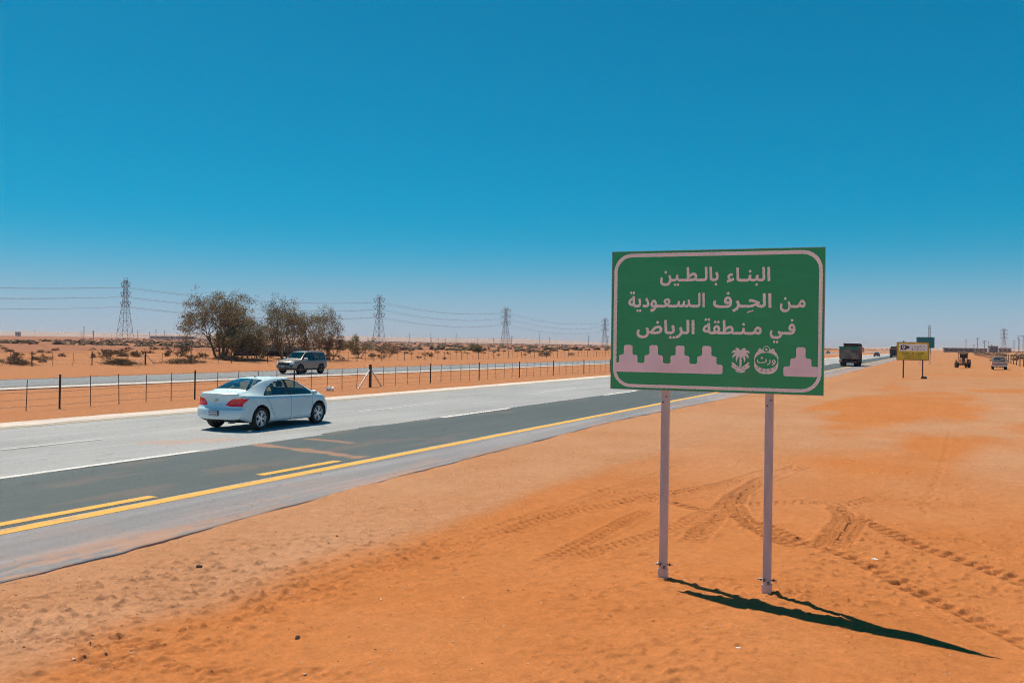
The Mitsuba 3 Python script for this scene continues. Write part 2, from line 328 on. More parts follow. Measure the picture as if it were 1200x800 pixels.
# finer rows again where fences and dunes stand is not needed: the growth keeps cells under 2 m out to 120 m
GX, GY = np.meshgrid(gx, gy)
GZ = ground_z(GX.ravel(), GY.ravel())
nx, ny = len(gx), len(gy)
I, J = np.meshgrid(np.arange(ny-1), np.arange(nx-1), indexing='ij')
q = np.stack([I*nx+J, I*nx+J+1, (I+1)*nx+J+1, (I+1)*nx+J], -1).reshape(-1, 4)
ground = trimesh.Trimesh(np.stack([GX.ravel(), GY.ravel(), GZ], 1), np.vstack([q[:, [0, 1, 2]], q[:, [0, 2, 3]]]), process=False)
struct('desert_ground', ground, 'sand', 'orange desert sand with wheel tracks, paler beside the highway and pinkish on the far plain', smooth=True)
def gz(x, y): return float(ground_z(np.array([x]), np.array([y]), False)[0])

# ---------------------------------------------------------------- highway
ys = np.r_[np.arange(-60, 4, .35), np.arange(4, 40, .12), np.arange(40, 90, .35), np.arange(90, 400, 3.), np.arange(400, 2600, 30.)]
rng = np.random.default_rng(4)
def strip(xl, xr, z, yv=ys, skirt=0.):
    xl, xr = np.broadcast_to(xl, yv.shape), np.broadcast_to(xr, yv.shape); n = len(yv)
    cols = [np.stack([xl, yv, yv*0+z], 1), np.stack([xr, yv, yv*0+z], 1)]
    if skirt: cols = [cols[0]-[0, 0, skirt]] + cols + [np.stack([xr+.03, yv, yv*0+z-skirt], 1)]
    v = np.vstack(cols); f = []
    for k in range(len(cols)-1):
        i = np.arange(n-1); a = k*n
        f += [np.stack([a+i, a+n+i, a+n+i+1], 1), np.stack([a+i, a+n+i+1, a+i+1], 1)]
    return trimesh.Trimesh(v, np.vstack(f), process=False)
jit = lambda s, a: (meshkit.fbm(np.stack([ys*.8, ys*0+s, ys*0], -1), 4, s)-.5)*a
crumb = (meshkit.noise(np.stack([ys*2.7, ys*0, ys*0], -1), 5)-.5)*.05
struct('highway', strip(-25.4+jit(3, .35), edge_x(ys)+jit(1, .05)+crumb, 0., skirt=.12), 'light_asphalt', 'wide pale grey asphalt highway running past the sign')
struct('shoulder', strip(-11.3, edge_x(ys)+jit(1, .05)+crumb-.02, .004), 'shoulder_asphalt', 'streaked grey asphalt shoulder along the right edge', parent='highway')
step = np.where(ys > 21, -.25, 0)+np.where((ys > 23) & (ys < 24), -.1, 0)
struct('dark_lane', strip(-15.32+step+jit(7, .10), -11.42+jit(8, .05), .006), 'dark_asphalt', 'newly laid dark asphalt lane', parent='highway')
struct('pale_margin', strip(-25.38+jit(3, .35)+.05, -24.1+jit(5, .3), .005), 'pale_edge', 'sand-bleached margin along the median', parent='highway')
struct('edge_line', strip(-11.33+jit(9, .03), -11.05+jit(10, .03), .010), 'yellow_paint', 'yellow edge line', parent='highway')
struct('median_line', strip(-23.75+jit(11, .03), -23.6+jit(12, .03), .010), 'faded_yellow_paint', 'faded yellow line beside the median', parent='highway')
for (a, b) in ((2.0, 11.5), (14.0, 16.6)):
    yy = np.arange(a, b, .25); struct('yellow_dash', strip(-11.86+(yy-a)*.012, -11.63+(yy-a)*.012, .011, yy), 'yellow_paint', 'short yellow line inside the edge line', parent='highway')
for k in range(-1, 18):
    yy = np.linspace(10.8+17*k, 16.3+17*k, 12)
    struct('lane_dash', strip(-15.55, -15.38, .011, yy), 'white_paint', 'white lane dash', parent='highway')
    struct('lane_dash', strip(-19.38+.003*k, -19.22+.003*k, .011, yy+.6), 'worn_white_paint', 'white lane dash', parent='highway')
struct('service_road', strip(-55.1+jit(13, .4), -44.6+jit(14, .4), -.25, skirt=.1), 'far_asphalt', 'bluish grey opposite carriageway beyond the median fence')
struct('pale_margin', strip(-46.1+jit(15, .3), -44.65+jit(14, .4), -.245), 'pale_edge', 'sand-bleached margin of the opposite carriageway', parent='service_road')
# ---------------------------------------------------------------- the big green sign
LETTERS = '{"text":[[[3361,2355,3353,2654,3408,2654,3415,2355]],[[2721,2413,2712,2654,2766,2654,2775,2440,2780,2422,2790,2413,2803,2410,2938,2410,2950,2413,2961,2420,2969,2436,2979,2495,2987,2496,3031,2488,3026,2456,3026,2433,3032,2420,3042,2415,3060,2410,3093,2412,3103,2416,3113,2430,3120,2452,3126,2496,3178,2487,3173,2458,3173,2432,3181,2419,3198,2412,3232,2410,3247,2415,3255,2426,3257,2436,3249,2654,3304,2654,3312,2457,3311,2419,3304,2391,3298,2381,3281,2366,3255,2356,3235,2353,3200,2353,3171,2359,3159,2366,3145,2383,3134,2371,3120,2361,3085,2353,3053,2353,3029,2357,3010,2367,2998,2383,2986,2370,2970,2360,2939,2353,2793,2353,2771,2356,2751,2363,2740,2370,2731,2381]],[[3111,2281,3113,2302,3121,2311,3131,2317,3151,2314,3164,2299,3165,2281,3161,2272,3153,2264,3144,2259,3131,2259,3122,2264,3115,2272]],[[2975,2553,2973,2575,2977,2585,2986,2594,2995,2598,3008,2598,3017,2594,3026,2585,3029,2575,3027,2553,3019,2544,3008,2538,2995,2538,2983,2544]],[[2512,2385,2557,2399,2539,2420,2530,2447,2532,2480,2547,2507,2566,2523,2585,2531,2622,2533,2645,2527,2636,2474,2606,2478,2595,2474,2585,2461,2584,2445,2589,2431,2608,2417,2659,2438,2678,2385,2611,2357,2535,2333,2529,2333]],[[2155,2448,2147,2677,2199,2677,2208,2457,2213,2439,2220,2431,2235,2427,2261,2427,2278,2431,2286,2438,2290,2450,2289,2480,2272,2553,2324,2568,2340,2497,2343,2444,2340,2427,2331,2405,2313,2384,2297,2375,2274,2370,2226,2368,2204,2371,2185,2378,2175,2385,2166,2396,2158,2416]],[[2263,2294,2265,2315,2273,2325,2283,2331,2301,2328,2314,2312,2315,2294,2311,2284,2304,2276,2295,2272,2283,2272,2274,2276,2267,2284]],[[1078,2367,1078,2396,1083,2430,1093,2462,1100,2472,1143,2453,1132,2411,1131,2383,1133,2370,1146,2349,1164,2338,1186,2332,1222,2333,1248,2343,1257,2350,1267,2365,1275,2393,1274,2426,1256,2499,1304,2513,1309,2513,1317,2471,1326,2444,1335,2434,1349,2428,1384,2427,1405,2434,1415,2446,1422,2460,1432,2515,1438,2515,1482,2505,1477,2476,1477,2449,1486,2436,1493,2431,1512,2427,1649,2427,1664,2452,1658,2677,1710,2677,1716,2516,1745,2539,1778,2554,1796,2558,1829,2557,1847,2550,1862,2539,1873,2525,1882,2506,1887,2483,1887,2459,1880,2430,1897,2427,2039,2428,2051,2437,2055,2453,2048,2677,2101,2677,2109,2474,2107,2435,2104,2414,2095,2396,2079,2381,2064,2374,2034,2368,1896,2368,1865,2374,1832,2388,1814,2379,1791,2374,1742,2368,1506,2368,1484,2372,1467,2381,1450,2401,1433,2384,1421,2377,1397,2370,1358,2368,1338,2374,1325,2382,1319,2349,1306,2324,1291,2305,1277,2294,1256,2283,1213,2273,1161,2276,1134,2284,1117,2294,1106,2304,1091,2324,1082,2346],[1713,2428,1764,2428,1792,2432,1813,2440,1823,2445,1834,2458,1835,2473,1832,2482,1823,2494,1810,2499,1796,2499,1776,2492,1743,2467]],[[1447,2293,1449,2314,1463,2328,1483,2328,1488,2325,1498,2311,1499,2293,1495,2283,1488,2275,1479,2271,1468,2271,1458,2275,1450,2283]],[[1382,2293,1384,2314,1398,2328,1418,2328,1423,2325,1433,2311,1434,2293,1431,2283,1423,2275,1414,2271,1403,2271,1393,2275,1386,2283]],[[1175,2557,1173,2579,1177,2589,1185,2599,1194,2603,1207,2603,1215,2599,1224,2589,1228,2579,1225,2557,1218,2547,1207,2541,1194,2541,1183,2547]],[[3620,1794,3620,1822,3624,1854,3633,1884,3638,1894,3676,1876,3666,1835,3665,1809,3667,1797,3678,1777,3693,1766,3713,1760,3743,1762,3766,1771,3774,1778,3782,1792,3789,1819,3788,1850,3773,1920,3813,1934,3818,1934,3825,1893,3833,1867,3845,1855,3861,1851,3972,1852,3980,1858,3986,1867,4007,1915,4020,1938,4040,1958,4058,1964,4079,1963,4101,1951,4114,1936,4121,1923,4131,1892,4132,1862,4127,1840,4117,1819,4096,1802,4084,1798,4058,1799,4033,1807,4015,1819,4006,1808,3994,1800,3974,1795,3860,1795,3843,1800,3832,1808,3828,1784,3820,1760,3803,1735,3778,1716,3746,1706,3708,1704,3691,1707,3668,1715,3653,1724,3644,1734,3631,1752,3623,1774],[4037,1868,4054,1856,4076,1854,4086,1859,4088,1875,4083,1893,4075,1904,4068,1908,4055,1905,4047,1894]],[[3703,1975,3701,1996,3704,2005,3712,2015,3719,2019,3730,2019,3738,2015,3745,2005,3748,1996,3746,1975,3740,1966,3730,1960,3719,1960,3710,1966]],[[3388,1800,3380,2101,3439,2101,3447,1800]],[[2659,1706,2637,1758,2658,1765,2700,1788,2729,1817,2737,1837,2739,1862,2733,1886,2712,1933,2764,1957,2768,1956,2778,1937,2802,1871,2813,1861,2822,1858,2985,1856,3014,1859,3080,1874,3125,1896,3123,1900,3106,1908,3072,1918,3009,1921,2989,1916,2981,1974,3015,1979,3045,1979,3072,1975,3101,1966,3169,1933,3205,1930,3212,1875,3188,1873,3179,1868,3195,1860,3220,1856,3249,1856,3265,1861,3274,1872,3275,1882,3267,2101,3327,2101,3335,1903,3334,1864,3327,1837,3320,1826,3302,1811,3285,1804,3251,1799,3215,1799,3188,1803,3152,1821,3132,1845,3078,1818,3036,1806,3002,1800,2828,1799,2806,1804,2792,1814,2772,1778,2746,1751,2707,1725]],[[2235,1874,2236,1910,2246,1951,2251,1960,2302,1948,2293,1910,2295,1889,2308,1870,2325,1860,2349,1854,2386,1849,2512,1851,2543,1855,2562,1862,2571,1873,2572,1882,2550,1877,2509,1878,2482,1889,2468,1905,2463,1926,2463,1951,2470,1978,2482,2001,2502,2022,2520,2033,2540,2038,2569,2037,2590,2028,2610,2011,2621,1993,2630,1970,2635,1936,2635,1901,2631,1874,2623,1848,2614,1832,2603,1819,2582,1808,2557,1802,2502,1795,2449,1792,2372,1792,2319,1799,2282,1811,2263,1823,2244,1844],[2522,1955,2526,1937,2541,1931,2560,1931,2575,1936,2573,1954,2568,1969,2559,1979,2552,1982,2539,1981,2529,1972]],[[2522,2091,2519,2113,2523,2123,2533,2132,2543,2136,2557,2136,2567,2132,2576,2123,2581,2113,2578,2091,2569,2082,2557,2076,2543,2076,2530,2082]],[[2011,1804,2004,2115,2053,2115,2060,1804]],[[880,1708,870,1768,923,1779,944,1790,954,1801,953,1803,917,1806,896,1816,883,1831,876,1855,876,1879,880,1901,892,1934,911,1960,929,1973,940,1975,956,1975,972,1970,985,1960,995,1947,1004,1930,1013,1906,1018,1862,1161,1862,1198,1870,1169,1906,1161,1936,1162,1950,1165,1959,1179,1975,1192,1985,1220,1999,1237,2004,1260,2004,1284,1997,1295,1990,1307,1973,1313,1951,1312,1923,1300,1888,1289,1870,1299,1865,1320,1862,1444,1862,1455,1865,1463,1873,1469,1886,1480,1942,1481,1946,1484,1946,1526,1936,1520,1898,1520,1882,1523,1874,1535,1864,1563,1864,1570,1867,1580,1883,1586,1906,1591,1944,1592,1949,1596,1949,1637,1940,1631,1891,1631,1880,1636,1870,1653,1862,1677,1864,1690,1876,1693,1887,1693,1938,1690,1975,1734,1978,1742,1903,1749,1881,1760,1868,1777,1862,1903,1864,1914,1873,1918,1889,1911,2115,1961,2115,1967,1910,1966,1871,1963,1850,1955,1831,1940,1816,1926,1809,1898,1803,1763,1804,1737,1817,1726,1831,1720,1844,1712,1826,1704,1816,1687,1806,1673,1803,1650,1803,1629,1809,1621,1814,1609,1831,1594,1813,1580,1806,1564,1803,1522,1806,1509,1814,1497,1830,1488,1819,1475,1810,1445,1803,1298,1804,1265,1813,1239,1827,1209,1813,1172,1804,1010,1803,993,1766,967,1738,933,1718,893,1708],[1208,1940,1246,1895,1255,1904,1265,1925,1262,1943,1257,1948,1248,1953,1218,1949,1208,1944],[925,1884,926,1870,936,1861,967,1860,969,1862,964,1896,953,1912,949,1913,939,1912,932,1904]],[[694,1821,710,1875,740,1864,769,1862,783,1867,793,1876,795,1892,791,1911,771,1957,751,1991,793,2024,825,1961,844,1908,847,1886,847,1865,840,1841,826,1823,817,1816,799,1807,778,1803,734,1806,710,1813]],[[618,1727,621,1748,633,1762,652,1762,657,1759,666,1745,667,1727,663,1717,657,1708,648,1704,638,1704,629,1708,622,1717]],[[374,1902,374,1925,380,1950,389,1968,404,1987,433,2008,470,2022,469,2055,519,2055,525,1903,531,1875,541,1865,552,1862,590,1864,604,1870,611,1882,613,1905,607,1943,595,1991,642,2007,651,1978,659,1934,661,1879,658,1858,652,1843,645,1831,633,1820,618,1812,599,1806,543,1803,522,1807,503,1817,491,1828,485,1840,438,1837,413,1844,398,1854,387,1865,378,1884],[424,1913,428,1905,441,1898,475,1898,472,1962,455,1958,435,1946,424,1928]],[[558,1727,561,1748,573,1762,592,1762,596,1759,606,1745,607,1727,603,1717,596,1708,588,1704,578,1704,569,1708,562,1717]],[[470,2121,473,2142,485,2156,504,2156,509,2154,518,2139,519,2121,515,2111,509,2103,500,2098,490,2098,481,2103,474,2111]],[[410,2121,413,2142,425,2156,444,2156,448,2154,458,2139,459,2121,455,2111,448,2103,440,2098,430,2098,421,2103,414,2111]],[[3420,1236,3423,1281,3437,1333,3479,1317,3468,1268,3469,1245,3476,1228,3493,1212,3505,1206,3530,1201,3561,1201,3589,1205,3613,1216,3619,1223,3622,1236,3614,1246,3581,1264,3592,1320,3639,1300,3676,1292,3852,1292,3869,1296,3881,1307,3884,1316,3866,1310,3844,1310,3822,1317,3813,1324,3805,1335,3798,1360,3799,1392,3810,1427,3830,1453,3850,1467,3877,1470,3888,1467,3905,1456,3923,1429,3932,1400,3936,1376,3936,1331,3929,1300,3918,1276,3897,1254,3867,1241,3827,1236,3669,1236,3667,1210,3657,1189,3632,1166,3606,1154,3571,1146,3520,1145,3489,1150,3468,1158,3449,1171,3435,1188,3425,1210],[3847,1377,3851,1368,3863,1364,3874,1364,3889,1369,3887,1387,3877,1410,3870,1415,3860,1413,3851,1405,3845,1388]],[[3845,1522,3843,1543,3847,1552,3854,1562,3862,1566,3874,1566,3882,1562,3889,1552,3893,1543,3891,1522,3884,1512,3874,1507,3862,1507,3852,1512]],[[3547,1074,3549,1094,3562,1107,3580,1107,3584,1105,3593,1091,3594,1074,3591,1065,3584,1057,3576,1053,3566,1053,3557,1057,3550,1065]],[[3488,1074,3490,1094,3503,1107,3521,1107,3525,1105,3535,1091,3536,1074,3532,1065,3525,1057,3518,1053,3507,1053,3498,1057,3492,1065]],[[2021,1324,2021,1346,2027,1371,2037,1389,2053,1407,2084,1427,2124,1441,2123,1473,2177,1473,2183,1325,2187,1305,2196,1292,2213,1286,2261,1286,2247,1311,2242,1331,2243,1362,2252,1385,2257,1393,2280,1415,2303,1426,2330,1427,2350,1422,2366,1411,2378,1397,2388,1378,2393,1356,2393,1334,2388,1312,2376,1288,2437,1286,2452,1310,2446,1532,2499,1532,2504,1374,2507,1374,2534,1396,2571,1412,2609,1415,2636,1407,2659,1388,2674,1356,2676,1318,2669,1289,2686,1286,2822,1286,2833,1289,2844,1296,2851,1311,2861,1371,2869,1372,2911,1364,2906,1332,2906,1309,2910,1299,2922,1290,2940,1286,3066,1286,3079,1293,3086,1303,3110,1352,3125,1375,3149,1396,3170,1403,3188,1403,3207,1397,3220,1389,3235,1374,3244,1360,3254,1334,3257,1297,3252,1275,3239,1253,3225,1241,3200,1231,3179,1231,3153,1237,3120,1253,3109,1242,3095,1234,3072,1228,2933,1228,2910,1233,2895,1239,2880,1259,2868,1245,2853,1235,2823,1228,2685,1228,2654,1234,2623,1248,2580,1234,2530,1228,2393,1228,2350,1234,2317,1244,2268,1231,2203,1228,2181,1233,2160,1242,2147,1253,2140,1264,2090,1261,2062,1268,2046,1278,2034,1289,2024,1307],[3145,1303,3166,1292,3191,1289,3203,1295,3205,1311,3199,1329,3190,1341,3182,1345,3174,1345,3167,1342,3158,1331],[2501,1287,2553,1287,2580,1292,2602,1299,2612,1304,2622,1317,2624,1332,2621,1340,2612,1352,2599,1357,2584,1357,2564,1350,2531,1326],[2296,1331,2300,1318,2312,1303,2322,1305,2334,1318,2341,1333,2341,1346,2337,1358,2325,1371,2316,1372,2302,1364,2296,1351],[2074,1335,2079,1327,2093,1320,2129,1321,2127,1383,2108,1379,2086,1367,2075,1350]],[[2858,1430,2855,1452,2859,1462,2868,1471,2876,1475,2889,1475,2898,1471,2906,1462,2910,1452,2908,1430,2900,1421,2889,1415,2876,1415,2865,1421]],[[2326,1486,2328,1507,2342,1521,2362,1521,2367,1518,2377,1504,2378,1486,2375,1477,2367,1469,2358,1464,2347,1464,2337,1469,2330,1477]],[[2261,1486,2263,1507,2277,1521,2297,1521,2302,1518,2312,1504,2313,1486,2310,1477,2302,1469,2293,1464,2282,1464,2272,1469,2265,1477]],[[2125,1537,2127,1558,2141,1571,2161,1571,2166,1569,2176,1555,2177,1537,2173,1527,2166,1519,2157,1515,2146,1515,2136,1519,2128,1527]],[[2059,1537,2062,1558,2076,1571,2096,1571,2101,1569,2111,1555,2112,1537,2108,1527,2101,1519,2092,1515,2081,1515,2071,1519,2063,1527]],[[1789,1223,1781,1532,1840,1532,1848,1223]],[[1450,1125,1428,1179,1450,1186,1492,1210,1521,1240,1529,1260,1531,1286,1525,1311,1504,1359,1556,1384,1560,1383,1573,1356,1589,1306,1602,1288,1623,1280,1648,1280,1661,1283,1670,1291,1675,1307,1675,1334,1666,1532,1727,1532,1735,1307,1730,1268,1720,1249,1696,1231,1673,1224,1651,1221,1611,1223,1593,1230,1584,1237,1565,1200,1538,1172,1498,1145]],[[1366,1145,1369,1166,1384,1180,1407,1180,1412,1177,1424,1163,1425,1145,1421,1135,1412,1127,1402,1123,1390,1123,1378,1127,1370,1135]],[[1192,1283,1182,1532,1242,1532,1251,1311,1257,1292,1268,1283,1282,1280,1331,1282,1343,1285,1354,1293,1359,1305,1357,1334,1338,1408,1395,1424,1405,1396,1415,1352,1418,1297,1414,1276,1407,1261,1388,1241,1373,1232,1350,1225,1314,1221,1271,1221,1232,1228,1206,1245,1198,1261]],[[1292,1145,1295,1166,1311,1180,1333,1180,1339,1177,1350,1163,1352,1145,1347,1135,1339,1127,1329,1123,1316,1123,1305,1127,1297,1135]],[[569,1221,569,1248,573,1275,590,1324,642,1307,628,1255,629,1230,639,1210,658,1195,677,1187,720,1185,748,1190,766,1199,781,1215,789,1230,792,1267,786,1296,770,1346,772,1354,828,1368,845,1305,860,1289,874,1283,880,1286,914,1332,951,1368,982,1389,1006,1400,1030,1407,1067,1408,1101,1399,1126,1377,1140,1349,1143,1310,1136,1283,1126,1266,1098,1242,1074,1231,1048,1224,993,1217,913,1220,878,1227,850,1238,841,1200,820,1168,793,1147,749,1130,721,1125,686,1125,652,1131,625,1141,597,1161,584,1176,574,1196],[981,1319,942,1276,1011,1277,1057,1287,1075,1297,1081,1305,1084,1314,1082,1329,1071,1343,1062,1348,1039,1349,1022,1345]],[[1010,1463,1007,1486,1012,1496,1022,1506,1031,1510,1045,1510,1055,1506,1065,1496,1069,1486,1067,1463,1058,1453,1045,1448,1031,1448,1019,1453]],[[2948,1713,3074,1753,3085,1735,2959,1688]]],"emb":[[[3472,591,3467,611,3487,614,3503,618,3515,626,3523,635,3523,638,3514,636,3501,636,3489,639,3482,642,3474,652,3473,669,3475,682,3486,699,3493,705,3507,710,3516,710,3527,707,3534,702,3540,694,3545,685,3548,672,3549,651,3545,632,3539,621,3526,608,3516,601,3506,597,3485,592],[3494,666,3497,659,3504,657,3520,657,3528,659,3527,670,3524,679,3518,687,3512,690,3506,689,3500,685,3494,675]],[[3378,591,3372,610,3387,614,3404,624,3414,632,3420,640,3425,652,3426,666,3422,679,3411,701,3431,709,3440,693,3446,668,3445,647,3437,629,3429,618,3417,608,3403,599,3383,591]],[[3166,670,3166,683,3168,696,3171,708,3174,710,3192,706,3187,689,3188,674,3191,668,3196,663,3205,659,3230,654,3262,653,3304,655,3327,659,3338,664,3343,669,3346,674,3344,690,3335,716,3355,723,3362,706,3368,682,3365,665,3360,656,3349,647,3325,639,3286,634,3232,633,3199,638,3184,644,3173,653,3168,660]],[[3271,730,3272,739,3279,744,3289,742,3294,735,3292,727,3285,722,3276,723]],[[3255,754,3256,761,3260,766,3264,767,3273,766,3279,759,3277,750,3270,746,3260,747]],[[3239,730,3241,739,3248,744,3257,742,3263,735,3261,727,3254,722,3246,723,3241,727]]]}'
SMALL = '[[[984,0,981,130,998,130,1000,0]],[[795,-19,813,-5,822,12,823,30,816,57,831,68,843,27,858,24,863,34,861,130,877,130,879,62,900,79,920,76,931,58,930,26,936,24,952,31,950,130,966,130,968,28,959,5,936,-1,916,8,894,0,848,-1,838,6,825,-21,801,-41],[878,25,910,30,916,37,916,48,909,55,898,52]],[[778,-32,783,-18,794,-25,788,-42]],[[660,-9,667,35,681,27,676,-2,682,-16,696,-23,718,-19,732,-1,714,2,705,13,703,36,711,59,721,69,734,67,745,53,750,24,770,25,776,42,770,78,786,83,792,45,788,14,773,1,748,-1,739,-27,725,-41,704,-48,681,-45,666,-31],[719,30,723,24,733,24,727,45,720,41]],[[757,-32,762,-18,773,-25,767,-42]],[[728,95,733,110,744,103,738,86]],[[708,95,713,110,724,103,718,86]],[[529,-19,549,7,551,27,545,57,556,68,565,30,571,24,578,27,589,63,597,73,611,70,620,50,620,20,611,2,600,1,588,10,576,-1,562,6,552,-21,533,-41],[594,31,605,25,609,35,601,50]],[[514,0,512,130,525,130,527,0]],[[360,32,364,69,375,64,373,38,385,23,420,26,433,39,442,58,452,49,451,34,454,27,484,25,489,35,473,35,466,54,472,89,483,103,498,92,504,61,499,17,479,0,453,1,441,20,418,0,383,-2,366,10],[479,62,484,56,491,58,486,79,481,74]],[[487,128,491,143,499,136,495,119]],[[471,129,475,144,483,137,479,119]],[[396,-35,401,-20,408,-28,404,-45]],[[282,127,292,130,296,26,309,29,306,77,316,84,320,31,314,6,297,-1,285,11]],[[304,-32,308,-17,314,-24,311,-41]],[[201,127,211,130,213,37,218,24,236,28,234,43,221,74,221,86,227,101,249,127,253,105,233,81,251,29,259,24,264,35,262,130,273,130,274,35,272,13,260,-1,250,2,244,12,233,-1,207,5,202,25]],[[89,-19,105,7,107,27,103,57,112,68,118,30,123,24,134,32,137,61,147,57,147,28,157,25,168,63,176,74,186,69,193,45,192,20,184,2,166,10,160,1,151,-1,140,13,130,0,116,6,108,-21,93,-41],[172,31,180,25,183,35,177,50]],[[140,-32,143,-18,150,-25,146,-42]],[[127,-32,130,-18,137,-25,133,-42]],[[78,0,77,130,87,130,88,0]],[[0,31,2,69,12,64,11,35,21,22,56,28,59,43,55,72,64,79,69,44,68,25,64,11,41,-3,10,3,3,15]],[[36,87,39,102,45,95,42,77]],[[23,87,26,102,33,95,29,77]]]'
LET = json.loads(LETTERS)
def polys(lst, s):
    return [Polygon(np.array(r[0]).reshape(-1, 2)/s, [np.array(h).reshape(-1, 2)/s for h in r[1:]]).buffer(0) for r in lst]
def rr(x0, y0, x1, y1, r): return sbox(x0+r, y0+r, x1-r, y1-r).buffer(r, quad_segs=6)
def build_sign():
    s = thing('road_sign', 'large green road sign with white Arabic lettering on two steel posts in the sand', 'road sign')
    dv = np.array([1.1034, .067]); dv /= np.linalg.norm(dv); nv = np.array([-dv[1], dv[0]])
    A = np.array([-2.71, 9.916]); Bp = A + dv*1.105
    org = A - dv*.606 - nv*.063
    # board plane: local x along the board, local y up, local z out of the face
    M = np.eye(4); M[:3, 0] = [dv[0], dv[1], 0]; M[:3, 1] = [0, 0, 1]; M[:3, 2] = [-nv[0], -nv[1], 0]; M[:3, 3] = [org[0], org[1], 2.113]
    XF = T(M)
    W, Hh = 2.25, 1.518
    part('panel', s, bx(0, W, 0, Hh, -.004, 0), 'sign_green', xf=XF)
    part('edge_trim', s, cat([bx(-.006, W+.006, Hh, Hh+.006, -.022, .003), bx(-.006, W+.006, -.006, 0, -.022, .003), bx(-.006, 0, 0, Hh, -.022, .003), bx(W, W+.006, 0, Hh, -.022, .003)]), 'sign_back', xf=XF)
    for y in (.3, 1.2): part('rail', s, bx(.05, W-.05, y-.03, y+.03, -.035, -.005), 'sign_back', xf=XF)
    outer, inner = rr(.022, .020, 2.231, 1.497, .20), rr(.059, .055, 2.195, 1.457, .165)
    part('border', s, extr(outer.difference(inner), .0012, .0008), 'sign_white', xf=XF)
    txt = polys(LET['text'], 2000.)
    part('lettering', s, cat([extr(g, .0012, .0008) for g in txt]), 'sign_white', xf=XF, label='three lines of white Arabic lettering')
    # stepped parapet silhouettes
    rnd = lambda g, r=.022: g.buffer(-r).buffer(2*r, quad_segs=5).buffer(-r, quad_segs=5)
    fr = [sbox(.06, .189, 1.228, .291)]
    for x0, x1, u0, u1 in ((.091, .298, .144, .241), (.377, .584, .431, .527), (.666, .872, .722, .817), (.956, 1.162, 1.008, 1.106)):
        fr += [sbox(x0, .2, x1, .379), sbox(u0, .3, u1, .488)]
    left = rnd(union_all(fr)).union(sbox(.055, .189, .12, .291))
    part('parapet_motif', s, extr(left, .0012, .0012), 'sign_pink', xf=XF, label='row of four stepped parapet silhouettes')
    right = rnd(union_all([sbox(1.853, .184, 2.2, .288), sbox(1.921, .2, 2.131, .373), sbox(1.978, .3, 2.072, .489)])).union(sbox(2.1, .184, 2.2, .288))
    part('parapet_motif', s, extr(right, .0012, .0012), 'sign_pink', xf=XF, label='single stepped parapet silhouette')
    # palm above crossed swords
    cx, cy = 1.414, .405; pm = []
    def frond(tip, mid, w):
        t = np.linspace(0, 1, 9)[:, None]; c0 = np.array([cx, cy]); tip, mid = np.array(tip), np.array(mid)
        c = (1-t)**2*c0 + 2*t*(1-t)*mid + t*t*tip; d = np.gradient(c, axis=0); d /= np.linalg.norm(d, axis=1, keepdims=True); n = np.stack([-d[:, 1], d[:, 0]], 1)
        ww = w*np.sin(np.pi*np.clip(t*.86+.14, 0, 1))**.7
        return Polygon(np.vstack([c+n*ww, (c-n*ww)[::-1]])).buffer(0)
    for sx in (-1, 1):
        for tip, mid, w in (((.057, .062), (.018, .062), .014), ((.097, .012), (.055, .055), .016), ((.083, -.046), (.070, .018), .015), ((.042, -.086), (.046, -.01), .013)):
            pm.append(frond((cx+sx*tip[0], cy+tip[1]), (cx+sx*mid[0], cy+mid[1]), w))
    pm += [Point(cx, cy).buffer(.03), sbox(cx-.011, .265, cx+.011, cy)]
    part('palm_emblem', s, extr(union_all(pm), .0012, .0008), 'sign_white', xf=XF, label='palm tree emblem')
    def sword(sx):
        pts = [(-.092, .328), (-.070, .312), (0.005, .252), (.055, .225), (.012, .207), (-.045, .238), (-.094, .268), (-.094, .290), (-.075, .283), (-.090, .305)]
        return Polygon([(cx+sx*x, y) for x, y in pts]).buffer(0)
    a, b = sword(1), sword(-1)
    slots = union_all([affinity.rotate(sbox(cx-.052, .262, cx-.030, .270), -32), affinity.rotate(sbox(cx+.030, .262, cx+.052, .270), 32)])
    part('sword_emblem', s, extr(a.union(b.difference(a.buffer(.005))).difference(slots), .0012, .0008), 'sign_white', xf=XF, label='two crossed swords emblem')
    # round-cornered badge with three letters in an oval
    ex, ey = 1.679, .345
    ring = rr(1.556, .203, 1.801, .462, .095)
    oval = affinity.scale(Point(ex, ey-.003).buffer(1, quad_segs=16), .116, .085)
    knobs = [Point(ex+sx*.066, .452-k*.036).buffer(.019-.002*k) for sx in (-1, 1) for k in (0, 1)] + [Point(ex, .462).buffer(.036)]
    body = union_all([ring]+knobs).difference(oval)
    cut = [Point(ex, .462).buffer(.029).difference(Point(ex, .462).buffer(.012))]
    for k in range(-2, 3):
        c = Point(ex+k*.043, .232+.010*k*k).buffer(.014)
        cut.append(c.difference(union_all([affinity.rotate(sbox(ex+k*.043-.016, .232+.010*k*k-.0025, ex+k*.043+.016, .232+.010*k*k+.0025), r) for r in ((0, 60, 120) if k % 2 == 0 else (45, 135))])))
    for sx in (-1, 1):
        for k in range(3):
            cut.append(affinity.rotate(sbox(ex+sx*.098-.002, .395-k*.012, ex+sx*.098+.012, .399-k*.012), 35*sx))
    emb = union_all([body.difference(union_all(cut))]+polys(LET['emb'], 2000.))
    part('badge_emblem', s, extr(emb, .0012, .0008), 'sign_white', xf=XF, label='round-cornered badge with Arabic lettering in an oval')
